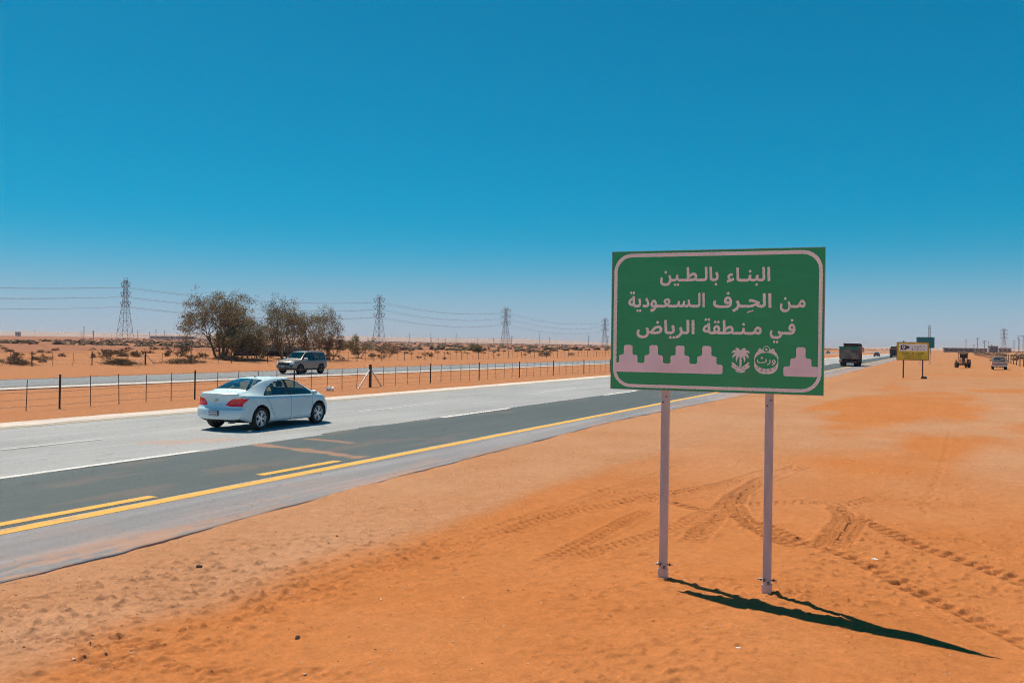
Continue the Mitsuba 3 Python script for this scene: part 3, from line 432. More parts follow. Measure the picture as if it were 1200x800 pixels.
    for P, z0, top in ((A, .054, 3.5), (Bp, .0, 3.5)):
        ang = math.degrees(math.atan2(dv[1], dv[0]))
        R = lambda z=0.: T().translate([float(P[0]), float(P[1]), z]).rotate([0, 0, 1], ang)
        prof = sbox(-.043, -.043, .043, .043).buffer(-.01).buffer(.01, quad_segs=3).difference(sbox(-.038, -.038, .038, .038))
        p = part('post', s, extr(prof, top+.35, z0-.35), 'galvanised', xf=R(), smooth=35)
        part('cap', p, bx(-.043, .043, -.043, .043, top+.001, top+.006), 'galvanised', xf=R())
        for k, z in enumerate((2.04, 1.98)):
            part('bolt', p, cat([trimesh.creation.cylinder(.010, .012, sections=6).apply_transform(trimesh.transformations.rotation_matrix(math.pi/2, [1, 0, 0])).apply_translation([.018*(-1)**k, -.047, z])]), 'bolt_steel', xf=R())
        part('anchor_sleeve', p, extr(sbox(-.049, -.049, .049, .049).difference(sbox(-.0435, -.0435, .0435, .0435)), .15, z0-.05), 'galvanised', xf=R())
        for (bxx, zz) in ((-.022, .155), (.022, .125)):
            part('anchor_bolt', p, cat([bar([bxx, -.085, z0+zz], [bxx, .085, z0+zz], .013, n=6), bar([bxx, -.072, z0+zz], [bxx, -.058, z0+zz], .032, n=6), bar([bxx, .058, z0+zz], [bxx, .072, z0+zz], .032, n=6)]), 'bolt_steel', xf=R())
        part('anchor_bolt', p, cat([bar([-.1, .02, z0+.14], [.1, .02, z0+.14], .013, n=6), bar([.058, .02, z0+.14], [.074, .02, z0+.14], .032, n=6), bar([-.074, .02, z0+.14], [-.058, .02, z0+.14], .032, n=6)]), 'bolt_steel', xf=R())
        part('clamp', p, bx(-.05, .05, -.058, -.0435, 2.3, 2.36), 'sign_back', xf=R())
build_sign()

# ---------------------------------------------------------------- cars: a lofted shell, cut into parts by outline
def curve(tab):
    from scipy.interpolate import PchipInterpolator
    a = np.array(tab, float); f = PchipInterpolator(a[:, 0], a[:, 1]); lo, hi = a[0, 0], a[-1, 0]
    return lambda y: f(np.clip(y, lo, hi))
def chaikin(P, n):
    for _ in range(n):
        Q = .75*P[:, :-1]+.25*P[:, 1:]; R = .25*P[:, :-1]+.75*P[:, 1:]
        M = np.empty((P.shape[0], 2*Q.shape[1], P.shape[2])); M[:, 0::2] = Q; M[:, 1::2] = R
        P = np.concatenate([P[:, :1], M, P[:, -1:]], 1)
    return P
def shell(S, Ny, Nr, Nc):
    """vertices (station, ring) of a car body: y from 0 at the tail to L at the nose; returns mesh and region coordinates"""
    L = S['L']; y = np.linspace(0, L, Ny)
    zt, zb, zs, w, wr = (curve(S[k])(y) for k in ('top', 'bottom', 'belt', 'width', 'roof'))
    drop = curve(S['drop'])(y); Z = np.zeros_like(y)
    C = np.stack([np.stack(p, -1) for p in [(Z, zb), (w-.16, zb), (w-.05, zb+.02), (w-.015, zb+.14), (w, zb+.32*(zs-zb)+.06), (w, zs-.16), (w-.012, zs-.05), (w-.035, zs-.008),
                  (w-.075, zs+.012), (w-.085+(wr-w+.085)*.35, zs+(zt-drop-zs)*.38), (wr+.02, zt-drop-.02), (wr-.03, zt-drop*.45), (wr*.55, zt-.006), (Z, zt)]], 1)
    C = chaikin(C, 2)
    a = np.linspace(0, 1, C.shape[1]); d = np.r_[0, np.cumsum(np.linalg.norm(np.diff(C, axis=1), axis=2).mean(0))]; d /= d[-1]
    tt = np.linspace(0, 1, Nr); R = np.empty((Ny, Nr, 2))
    for i in range(Ny):
        for k in range(2): R[i, :, k] = np.interp(tt, d, C[i, :, k])
    full = np.concatenate([R, R[:, -2:0:-1]*[-1, 1]], 1)
    m = full.shape[1]
    def shape(x, z, ys):
        wm = S['W']/2
        rear = S['rear_bow']*(np.abs(x)/wm)**2.4 + curve(S['rear_prof'])(z)
        front = S['front_bow']*(np.abs(x)/wm)**2.2 + curve(S['front_prof'])(z)
        return ys + rear*np.clip(1-ys/.8, 0, 1)**2 - front*np.clip(1-(L-ys)/1.0, 0, 1)**2
    V = [np.stack([full[..., 0], np.repeat(y[:, None], m, 1), full[..., 1]], -1).reshape(-1, 3)]
    F = []
    i, j = np.meshgrid(np.arange(Ny-1), np.arange(m), indexing='ij'); j2 = (j+1) % m
    F.append(np.stack([i*m+j, i*m+j2, (i+1)*m+j2, (i+1)*m+j], -1).reshape(-1, 4)); kind = [np.zeros(len(F[0]))]
    base = Ny*m
    for end, st in ((1, 0), (2, Ny-1)):
        ring = full[st]; prev = np.arange(m)+st*m
        zc = np.clip(ring[:, 1], zb[st]+.02, zt[st]-.02)
        for k in range(1, Nc+1):
            t = 1-k/Nc
            pts = np.stack([ring[:, 0]*t, np.full(m, y[st]), zc*(1-t**3)+ring[:, 1]*t**3], -1); V.append(pts)
            cur = np.arange(m)+base; base += m; jj = np.arange(m); j2 = (jj+1) % m
            qd = np.stack([prev[j2], prev[jj], cur[jj], cur[j2]], -1) if end == 1 else np.stack([prev[jj], prev[j2], cur[j2], cur[jj]], -1)
            F.append(qd); kind.append(np.full(m, end)); prev = cur
    V = np.vstack(V); V[:, 1] = shape(V[:, 0], V[:, 2], V[:, 1])
    F, kind = np.vstack(F), np.concatenate(kind)
    n = np.cross(V[F[:, 2]]-V[F[:, 0]], V[F[:, 3]]-V[F[:, 1]]); c = V[F].mean(1)
    for k, out in ((0, (n*[1, 0, 1]*(c-[0, 0, .7])).sum(1)), (1, -n[:, 1]), (2, n[:, 1])):
        if np.median(out[kind == k]) < 0: F[kind == k] = F[kind == k][:, ::-1]
    return V, F, kind
def inside(poly, a, b):
    import shapely
    return shapely.contains_xy(Polygon(poly), a, b)
def submesh(V, F):
    u, inv = np.unique(F, return_inverse=True); return trimesh.Trimesh(V[u], inv.reshape(F.shape), process=False)
def car_parts(S, res=1.):
    V, F, kind = shell(S, int(S['L']*62*res), int(96*res), int(26*res))
    c = V[F].mean(1); x, y, z = c.T; ax = np.abs(x)
    nrm = np.cross(V[F[:, 2]]-V[F[:, 0]], V[F[:, 3]]-V[F[:, 1]]); nrm /= np.linalg.norm(nrm, axis=1, keepdims=True)+1e-12
    lab = np.full(len(F), 'body', object)
    under = (nrm[:, 2] < -.75) & (z < S['belt_z']-.2); lab[under] = 'underside'
    for name, view, poly, cond in S['regions']:
        a, b = {'side': (y, z), 'rear': (ax, z), 'front': (ax, z), 'top': (ax, y)}[view]
        m = inside(poly, a, b) & cond(x, y, z, nrm, kind) & ~under
        lab[m] = name
    for name, y0, pts in ():
        yl = np.interp(z, [p[1] for p in pts], [p[0] for p in pts])
        m = (np.abs(y-yl) < .0095/res) & (z > pts[0][1]) & (z < pts[-1][1]) & (ax > S['W']*.36) & (kind == 0) & (lab == 'body')
        lab[m] = 'shut_line'
    keep = np.ones(len(F), bool)
    for yw in S['axles']:
        keep &= ~(((y-yw)**2+(z-S['rw']-.015)**2 < S['arch']**2) & (ax > S['W']/2-.30) & (kind == 0))
    out = {}
    for n in set(lab):
        m = keep & (lab == n)
        for side in ((-1, 1) if n in S['paired'] else (0,)):
            mm = m if side == 0 else m & (x*side > 0)
            if mm.any(): out.setdefault(n, []).append(submesh(V, F[mm]))
    # one smooth normal field for the whole shell, so that seams between parts stay invisible
    return out
def wheel(R, wd, side, spokes=5, hub=.70, style='twin'):
    tyre = revolve_x([(R*hub, -wd/2+.01), (R*.93, -wd/2), (R*.985, -wd/2+.03), (R, -wd/4), (R, wd/4), (R*.985, wd/2-.03), (R*.93, wd/2), (R*hub, wd/2-.01)], 36)
    o = side*(wd/2-.02)
    rim = [revolve_x([(R*hub*1.01, o), (R*hub*.93, o+side*.004), (R*hub*.9, o-side*.03), (R*hub*.88, -o)], 36)]
    for k in range(spokes):
        for off in ((-.15, .15) if style == 'twin' else (0,)):
            a = 2*np.pi*k/spokes + off; b = 2*np.pi*k/spokes+off*1.35
            p = np.array([o-side*.012, .05*math.cos(a), .05*math.sin(a)]); q2 = np.array([o-side*.018, R*hub*.92*math.cos(b), R*hub*.92*math.sin(b)])
            rim.append(bar(p, q2, .028 if style == 'twin' else .06, .028))
    rim.append(revolve_x([(0.001, o+side*.002), (.05, o), (.062, o-side*.02), (.06, o-side*.05)], 16))
    dark = revolve_x([(.001, o-side*.06), (R*hub*.9, o-side*.06)], 24)
    return tyre, cat(rim), dark
W0 = lambda S: S['W']*.36
def add_car(name, label, catg, S, xf, res=1., paint='sedan_paint', glass='car_glass', rimmat='rim_alloy', style='twin', spokes=5):
    t = thing(name, label, catg)
    ps = car_parts(S, res); L = S['L']
    V = np.vstack([m.vertices for n in ps for m in ps[n]])
    mats = {'body': paint, 'underside': 'dark_inside', 'shut_line': 'dark_inside', **S['mats']}
    from scipy.interpolate import griddata
    bm = cat(ps['body']); sd_ = (bm.vertices[:, 0] > W0(S)) ; sv = bm.vertices[sd_]
    for _, _, pts in S['lines']:
        zz = np.linspace(pts[0][1], pts[-1][1], 26); yy = np.interp(zz, [p[1] for p in pts], [p[0] for p in pts])
        xx = griddata(sv[:, 1:], sv[:, 0], np.stack([yy, zz], 1), method='linear'); ok = np.isfinite(xx)
        for sg in (-1, 1):
            if ok.sum() > 3: part('shut_line', t, tube(np.stack([sg*(xx[ok]-.002), yy[ok]-L/2, zz[ok]], 1), .0065, 5), 'dark_inside', xf=xf)
    holder = {}
    for n in sorted(ps, key=lambda n: (n != 'body', n)):
        for m in ps[n]:
            m = move(m, [0, -L/2, 0])
            holder[n] = part(n, t, m, mats.get(n, glass if 'window' in n or 'windscreen' in n else paint), smooth=38, xf=xf, label=S.get('part_labels', {}).get(n))
    for yw in S['axles']:
        for sd in (-1, 1):
            xc = sd*(S['W']/2-.115)
            ty, rm, dk = wheel(S['rw'], S['tyre_w'], sd, spokes, style=style)
            w_ = part('wheel', t, move(dk, [xc, yw-L/2, S['rw']]), 'dark_inside', xf=xf)
            part('tyre', w_, move(ty, [xc, yw-L/2, S['rw']]), 'rubber', smooth=40, xf=xf)
            part('rim', w_, move(rm, [xc, yw-L/2, S['rw']]), rimmat, smooth=35, xf=xf)
            ar = np.linspace(-.25, np.pi+.25, 20)
            vv = np.array([[xx, yw-L/2+S['arch']*math.cos(a), S['rw']+.015+S['arch']*math.sin(a)] for xx in (sd*(S['W']/2-.025), sd*(S['W']/2-.36)) for a in ar])
            i = np.arange(19); part('wheel_well', t, trimesh.Trimesh(vv, np.vstack([np.stack([i, i+1, i+21], 1), np.stack([i, i+21, i+20], 1)]), process=False), 'dark_inside', xf=xf)
    b = S['belt_z']; W = S['W']
    part('cabin_floor', t, bx(-W/2+.14, W/2-.14, S['cab'][0]-L/2, S['cab'][1]-L/2, b-.42, b-.36), 'dark_inside', xf=xf)
    part('dashboard', t, rbox(-W/2+.16, W/2-.16, S['dash']-.25-L/2, S['dash']+.28-L/2, b-.25, b-.02, .05), 'dark_inside', xf=xf)
    for sx in (-.37, .37):
        for ysq in S['seats']:
            st = part('seat', t, cat([rbox(sx-.24, sx+.24, ysq-.08-L/2, ysq+.07-L/2, b-.36, b+.22, .05), rbox(sx-.24, sx+.24, ysq-L/2, ysq+.5-L/2, b-.36, b-.22, .05)]), 'seat_cloth', xf=xf)
            part('headrest', st, rbox(sx-.12, sx+.12, ysq-.06-L/2, ysq+.04-L/2, b+.25, b+.41, .04), 'seat_cloth', xf=xf)
    return t
sidek = lambda x, y, z, n, k: (np.abs(n[:, 0]) > .38) & (k == 0)
def sedan_spec():
    L, W = 4.60, 1.80
    S = dict(L=L, W=W, rw=.325, tyre_w=.215, arch=.385, axles=(.96, 3.645), belt_z=.93, cab=(.9, 3.4), dash=3.15, seats=(1.35, 2.35))
    S['top'] = [(0, 1.055), (.12, 1.095), (.40, 1.105), (.54, 1.125), (.8, 1.235), (1.2, 1.375), (1.6, 1.455), (2.05, 1.482), (2.5, 1.465), (2.82, 1.40), (3.2, 1.225), (3.55, 1.06), (3.68, 1.02), (4.0, .975), (4.35, .885), (4.52, .80), (4.6, .70)]
    S['bottom'] = [(0, .33), (.25, .27), (.6, .21), (1, .19), (3.6, .19), (4.1, .2), (4.6, .26)]
    S['belt'] = [(0, 1.00), (.5, 1.00), (1.1, .975), (2.3, .95), (3.4, .925), (3.9, .885), (4.3, .80), (4.6, .62)]
    S['width'] = [(0, .80), (.3, .862), (.7, .895), (1.2, .90), (2.3, .892), (3.2, .90), (3.8, .90), (4.2, .86), (4.6, .72)]
    S['roof'] = [(0, .66), (.5, .63), (.75, .60), (1.2, .575), (1.8, .57), (2.5, .575), (2.9, .60), (3.3, .655), (3.6, .70), (4.2, .62), (4.6, .5)]
    S['drop'] = [(0, .03), (.55, .035), (.9, .06), (1.5, .075), (2.6, .075), (3.2, .06), (3.6, .03), (4.6, .04)]
    S['rear_bow'], S['front_bow'] = .26, .46
    S['rear_prof'] = [(.2, .10), (.32, .05), (.45, 0.0), (.60, .01), (.66, .06), (.85, .10), (1.0, .085), (1.06, .05), (1.1, .06)]
    S['front_prof'] = [(.2, .10), (.4, .0), (.6, .02), (.8, .16)]
    side_rear = [(1.16, .985), (1.30, 1.09), (1.55, 1.235), (1.85, 1.33), (2.22, 1.385), (2.20, .975)]
    side_front = [(2.36, .972), (2.335, 1.392), (2.55, 1.385), (2.8, 1.325), (3.1, 1.165), (3.36, 1.005), (3.40, .955)]
    dlo = [(1.08, .972), (1.26, 1.10), (1.52, 1.26), (1.85, 1.358), (2.22, 1.41), (2.55, 1.405), (2.82, 1.35), (3.14, 1.185), (3.42, 1.005), (3.50, .935)]
    cabin = lambda x, y, z, n, k: (k == 0) & (np.abs(n[:, 0]) > .45) & (np.abs(x) > .45)
    toprear = lambda x, y, z, n, k: (k == 0) & (n[:, 2] > .3) & (z > 1.10)
    S['regions'] = [
        ('window_trim', 'side', dlo, cabin),
        ('rear_side_window', 'side', side_rear, cabin), ('front_side_window', 'side', side_front, cabin),
        ('rear_window', 'top', [(-1, .60), (.61, .60), (.50, 1.46), (-1, 1.46)], toprear),
        ('windscreen', 'top', [(-1, 2.88), (.53, 2.88), (.66, 3.56), (-1, 3.56)], toprear),
        ('boot_lid', 'rear', [(-1, .655), (.52, .655), (.57, .78), (.60, 1.2), (-1, 1.2)], lambda x, y, z, n, k: ((k == 1) | ((y < .66) & (n[:, 2] > .1)))),
        ('rear_bumper', 'side', [(-.5, .1), (.62, .1), (.62, .66), (.30, .655), (-.5, .655)], lambda x, y, z, n, k: y < .62),
        ('boot_seam', 'rear', [(-1, .648), (.535, .648), (.535, .655), (-1, .655)], lambda x, y, z, n, k: (k == 1)),
        ('tail_lamp', 'rear', [(.33, .725), (.38, .81), (.48, .90), (.9, .95), (.9, .69), (.5, .705)], lambda x, y, z, n, k: (k == 1)),
        ('tail_lamp', 'side', [(-.5, .70), (.16, .715), (.30, .78), (.47, .91), (.1, .95), (-.5, .95)], lambda x, y, z, n, k: (k == 0) & (np.abs(x) > .55) & (n[:, 2] < .7)),
        ('tail_lamp_lens', 'rear', [(.43, .765), (.49, .825), (.57, .825), (.57, .765)], lambda x, y, z, n, k: (k == 1)),
        ('tail_lamp_lens', 'rear', [(.62, .765), (.66, .83), (.72, .84), (.72, .765)], lambda x, y, z, n, k: (k == 1)),
        ('headlamp', 'side', [(3.95, .62), (4.05, .74), (4.7, .72), (4.7, .58), (4.3, .58)], lambda x, y, z, n, k: (np.abs(x) > .38) & (y > 3.95) & (n[:, 2] < .8)),
        ('grille', 'front', [(-1, .34), (.4, .34), (.36, .60), (-1, .60)], lambda x, y, z, n, k: (k == 2)),
        ('sill', 'side', [(1.35, .1), (3.25, .1), (3.25, .275), (1.35, .265)], sidek),
    ]
    S['lines'] = [('d', 0, [(1.62, .28), (1.44, .5), (1.36, .7), (1.14, .965)]), ('d', 0, [(2.30, .28), (2.30, .95)]), ('d', 0, [(3.24, .28), (3.28, .45), (3.33, .9)])]
    S['paired'] = ('rear_side_window', 'front_side_window', 'tail_lamp', 'headlamp', 'sill', 'tail_lamp_lens')
    S['mats'] = dict(window_trim='dark_trim', boot_seam='dark_inside', tail_lamp='red_lamp', tail_lamp_lens='pink_lamp', headlamp='clear_lamp', grille='dark_trim')
    return S
SED = sedan_spec(); XF = place(-18.46, 22.33, .006)
sedan = add_car('sedan', 'pale silver-blue four-door sedan driving away in the middle lane', 'car', SED, XF)
hy = -2.3
for sx in (-1, 1):
    part('door_mirror', sedan, cat([trimesh.creation.icosphere(2, 1.0).apply_scale([.105, .075, .075]).apply_translation([sx*.99, 3.26+hy, .99]), bar([sx*.86, 3.28+hy, .955], [sx*.93, 3.26+hy, .97], .05)]), 'sedan_paint', smooth=40, xf=XF)
    for yy in (2.02, 2.98):
        hd = part('door_handle', sedan, rbox(sx*.892-.02, sx*.892+.02, yy-.20+hy, yy+hy, .835, .862, .008), 'chrome', xf=XF)
part('roof_antenna', sedan, cat([bar([0, 1.72+hy, 1.45], [0, 1.66+hy, 1.51], .018), bar([0, 1.70+hy, 1.458], [0, 1.80+hy, 1.464], .04, .02)]), 'dark_trim', xf=XF)
pl = part('number_plate', sedan, bx(-.40, -.06, -.018+hy, .03+hy, .455, .60), 'plate_ink', xf=XF) if False else part('number_plate', sedan, bx(-.17, .17, -.016+hy, .03+hy, .43, .585), 'plate_ink', xf=XF)
part('plate_face', pl, bx(-.155, .115, -.019+hy, -.0165+hy, .44, .575), 'plate_white', xf=XF)
part('plate_lettering', pl, cat([bx(x0, x0+.028, -.021+hy, -.0195+hy, z0, z0+.042) for z0 in (.452, .52) for x0 in (-.14, -.10, -.06, -.01, .03, .07)]), 'plate_ink', xf=XF)
part('boot_badge', sedan, cat([bx(-.065, .065, .055+hy, .10+hy, .856, .874), bx(-.028, .028, .053+hy, .10+hy, .847, .883)]), 'gold_badge', xf=XF)
part('exhaust', sedan, bar([.5, .05+hy, .25], [.5, .3+hy, .25], .06, n=8), 'steel', xf=XF)

def suv_spec():
    L, W = 4.98, 1.98
    S = dict(L=L, W=W, rw=.40, tyre_w=.27, arch=.47, axles=(1.03, 3.88), belt_z=1.15, cab=(.5, 3.6), dash=3.4, seats=(1.5, 2.5))
    S['top'] = [(0, 1.66), (.08, 1.80), (.25, 1.87), (.8, 1.905), (1.7, 1.925), (2.5, 1.90), (2.85, 1.85), (3.2, 1.60), (3.55, 1.30), (3.66, 1.235), (4.1, 1.205), (4.6, 1.14), (4.86, 1.06), (4.98, .96)]
    S['bottom'] = [(0, .50), (.4, .38), (1, .33), (3.9, .33), (4.5, .36), (4.98, .46)]
    S['belt'] = [(0, 1.16), (1.5, 1.16), (3.4, 1.14), (4.2, 1.08), (4.8, 1.0), (4.98, .88)]
    S['width'] = [(0, .90), (.3, .96), (1, .985), (2.5, .965), (3.8, .985), (4.5, .95), (4.98, .86)]
    S['roof'] = [(0, .68), (.5, .70), (1.5, .70), (2.6, .70), (3.2, .74), (3.6, .80), (4.5, .76), (4.98, .66)]
    S['drop'] = [(0, .07), (.5, .09), (2.6, .09), (3.2, .07), (3.6, .03), (4.98, .04)]
    S['rear_bow'], S['front_bow'] = .14, .30
    S['rear_prof'] = [(.4, .04), (.6, 0), (1.1, .05), (1.8, .16)]
    S['front_prof'] = [(.4, .10), (.6, .0), (.8, .02), (1.2, .08)]
    cabin = lambda x, y, z, n, k: (k == 0) & (np.abs(n[:, 0]) > .45) & (np.abs(x) > .5)
    top = lambda x, y, z, n, k: (k == 0) & (n[:, 2] > .25) & (z > 1.24)
    S['regions'] = [
        ('window_trim', 'side', [(.35, 1.19), (.28, 1.5), (.42, 1.76), (2.7, 1.80), (3.0, 1.68), (3.52, 1.22), (3.55, 1.16)], cabin),
        ('quarter_window', 'side', [(.43, 1.23), (.38, 1.5), (.50, 1.72), (1.12, 1.75), (1.12, 1.22)], cabin),
        ('rear_side_window', 'side', [(1.24, 1.22), (1.24, 1.75), (2.18, 1.77), (2.22, 1.21)], cabin),
        ('front_side_window', 'side', [(2.36, 1.21), (2.34, 1.77), (2.68, 1.76), (2.95, 1.65), (3.36, 1.24), (3.36, 1.19)], cabin),
        ('windscreen', 'top', [(-1, 2.93), (.64, 2.93), (.75, 3.55), (-1, 3.55)], top),
        ('rear_window', 'rear', [(-1, 1.25), (.68, 1.25), (.58, 1.70), (-1, 1.70)], lambda x, y, z, n, k: k == 1),
        ('grille', 'front', [(-1, .70), (.56, .72), (.62, .97), (-1, 1.0)], lambda x, y, z, n, k: k == 2),
        ('lower_grille', 'front', [(-1, .50), (.62, .50), (.55, .60), (-1, .60)], lambda x, y, z, n, k: k == 2),
        ('headlamp', 'front', [(.60, .80), (.64, .96), (1, .97), (1, .80)], lambda x, y, z, n, k: k == 2),
        ('headlamp', 'side', [(4.55, .82), (4.6, .97), (5.2, .97), (5.2, .80)], lambda x, y, z, n, k: (k == 0) & (np.abs(x) > .6) & (n[:, 2] < .7)),
        ('fog_lamp_recess', 'front', [(.62, .55), (.60, .70), (.82, .70), (.82, .55)], lambda x, y, z, n, k: k == 2),
        ('tail_lamp', 'side', [(-.2, .95), (.22, .95), (.3, 1.15), (-.2, 1.15)], lambda x, y, z, n, k: np.abs(x) > .55),
        ('lower_cladding', 'side', [(-.2, .2), (5.2, .2), (5.2, .47), (-.2, .47)], sidek),
    ]
    S['lines'] = [('d', 0, [(1.52, .48), (1.35, .7), (1.2, 1.15)]), ('d', 0, [(2.3, .48), (2.3, 1.15)]), ('d', 0, [(3.35, .48), (3.42, 1.12)])]
    S['paired'] = ('quarter_window', 'rear_side_window', 'front_side_window', 'headlamp', 'fog_lamp_recess', 'tail_lamp')
    S['mats'] = dict(window_trim='dark_trim', grille='dark_trim', lower_grille='dark_trim', headlamp='clear_lamp', fog_lamp_recess='dark_trim', tail_lamp='red_lamp', lower_cladding='dark_trim')
    return S
XF = place(-49.35, 64.0, -.245, 180)
suv = add_car('off_road_vehicle', 'large dusty silver four-wheel-drive vehicle coming along the far carriageway', 'car', suv_spec(), XF, .7, 'suv_paint', 'dark_glass', 'dark_rim', 'single', 6)
hy = -2.49
for sx in (-1, 1):
    part('door_mirror', suv, cat([rbox(sx*1.0, sx*1.22, 3.28+hy, 3.42+hy, 1.14, 1.36, .05), bar([sx*.93, 3.38+hy, 1.18], [sx*1.03, 3.36+hy, 1.2], .06)]), 'pale_paint', xf=XF)
    part('roof_rail', suv, cat([bar([sx*.70, .6+hy, 1.945], [sx*.70, 2.55+hy, 1.945], .04), bar([sx*.70, .6+hy, 1.87], [sx*.70, .6+hy, 1.945], .04), bar([sx*.70, 2.55+hy, 1.87], [sx*.70, 2.55+hy, 1.945], .04)]), 'dark_trim', xf=XF)
for k in range(3): part('grille_bar', suv, bx(-.5, .5, 4.97+hy, 5.0+hy, .75+.075*k, .775+.075*k), 'dark_rim', xf=XF)
part('number_plate', suv, bx(-.17, .17, 4.985+hy, 5.01+hy, .61, .69), 'plate_white', xf=XF)
# ---------------------------------------------------------------- trucks, tractor, pickup and the far cars
def big_wheel(t, x, y, r, wd, xf, side, z=None):
    ty, rm, dk = wheel(r, wd, side, 6, .55, 'single')
    m = part('wheel', t, move(ty, [x, y, z or r]), 'rubber', xf=xf, smooth=40)
    part('rim', m, move(cat([rm, dk]), [x, y, z or r]), 'truck_dark', xf=xf)
def tipper(label, x, y, gate, lower, rim_mat, s=1.):
    t = thing('tipper_truck', label, 'truck'); XF = place(x, y, 0, 0)
    # y = 0 at the tail, cab ahead
    part('chassis', t, cat([bx(-.42, -.30, .3, 8.2, .75, 1.0), bx(.30, .42, .3, 8.2, .75, 1.0), bx(-1.1, 1.1, .25, .40, .55, .8)]), 'truck_dark', xf=XF)
    g = [( -1.22, 1.15), (1.22, 1.15), (1.22, 2.45), (-1.22, 2.45)]
    tg = part('tailgate', t, cat([bx(-1.2, 1.2, .02, .10, 1.12, 2.40)] + [bx(xx-.06, xx+.06, -.03, .02, 1.12, 2.40) for xx in (-1.14, -.4, .4, 1.14)]), lower, xf=XF, label='dusty tailgate')
    part('gate_rail', tg, bx(-1.24, 1.24, -.05, .12, 2.40, 2.80), gate, xf=XF, label='coloured top rail of the tailgate')
    for sx in (-1, 1):
        part('side_panel', t, cat([bx(sx*1.16, sx*1.24, .1, 5.9, 1.15, 2.72)] + [bx(sx*1.24, sx*1.30, yy, yy+.14, 1.1, 2.72) for yy in np.arange(.4, 5.8, .85)] + [bx(sx*1.15, sx*1.31, .1, 5.9, 2.72, 2.84)]), lower, xf=XF)
        part('lamp', t, bx(sx*.78, sx*1.08, .12, .248, .60, .74), 'red_lamp', xf=XF)
        part('mud_flap', t, bx(sx*.72, sx*1.2, .95, .98, .25, .95), 'rubber', xf=XF)
        part('mirror', t, cat([bx(sx*1.36, sx*1.52, 6.9, 7.0, 2.0, 2.75), bar([sx*1.2, 6.95, 2.6], [sx*1.45, 6.95, 2.6], .05)]), 'truck_dark', xf=XF)
        for yy in (1.7, 3.05):
            for k in (0, 1): big_wheel(t, sx*(1.05-.31*k), yy, .52, .28, XF, sx)
        big_wheel(t, sx*1.03, 7.0, .52, .30, XF, sx)
    part('bed_floor', t, bx(-1.15, 1.15, .1, 5.9, 1.06, 1.13), lower, xf=XF)
    part('headboard', t, cat([bx(-1.2, 1.2, 5.82, 5.92, 1.15, 3.30), bx(-1.2, 1.2, 5.3, 5.82, 3.2, 3.3)]), 'truck_dark', xf=XF)
    part('load', t, trimesh.creation.icosphere(3, 1.).apply_scale([1.14, 2.8, .7]).apply_translation([0, 3.0, 1.95]), 'stone_pale', smooth=True, xf=XF)
    cab = part('cab', t, rbox(-1.22, 1.22, 6.15, 8.3, .62, 3.25, .12), rim_mat, xf=XF)
    part('rear_window', cab, bx(-.6, .6, 6.11, 6.148, 2.3, 2.9), 'window_dark', xf=XF)
    for sx in (-1, 1): part('side_window', cab, bx(sx*1.222, sx*1.232, 6.9, 7.9, 1.9, 2.7), 'window_dark', xf=XF)
    part('windscreen', cab, bx(-1.1, 1.1, 8.302, 8.315, 1.9, 2.9), 'window_dark', xf=XF)
    part('bumper', t, rbox(-1.2, 1.2, 8.3, 8.5, .4, .8, .05), 'truck_dark', xf=XF)
    part('spare_box', t, rbox(-1.32, -.95, .30, .9, .55, 1.05, .04), 'pale_paint', xf=XF)
    return t
tipper('dark dusty tipper truck with a green tailgate rail, nearest truck on the dark lane', -11.5, 139, 'truck_green', 'truck_steel', 'truck_dark')
tipper('tipper truck with an orange tailgate rail, partly behind the yellow sign', -11.9, 300, 'truck_orange', 'truck_dark', 'truck_dark')
tipper('white tipper truck far off on the opposite carriageway, left of the green-railed truck', -48, 560, 'pale_paint', 'pale_paint', 'pale_paint')
add_car('far_car', 'small dark car between the two tipper trucks', 'car', sedan_spec(), place(-18.0, 322, .0), .3, 'dark_paint', 'dark_glass', 'dark_rim', 'single', 6)
add_car('far_car', 'tiny dark car far off on the opposite carriageway, just right of the green sign', 'car', sedan_spec(), place(-48.4, 470, -.245, 180), .3, 'dark_paint', 'dark_glass', 'dark_rim', 'single', 6)

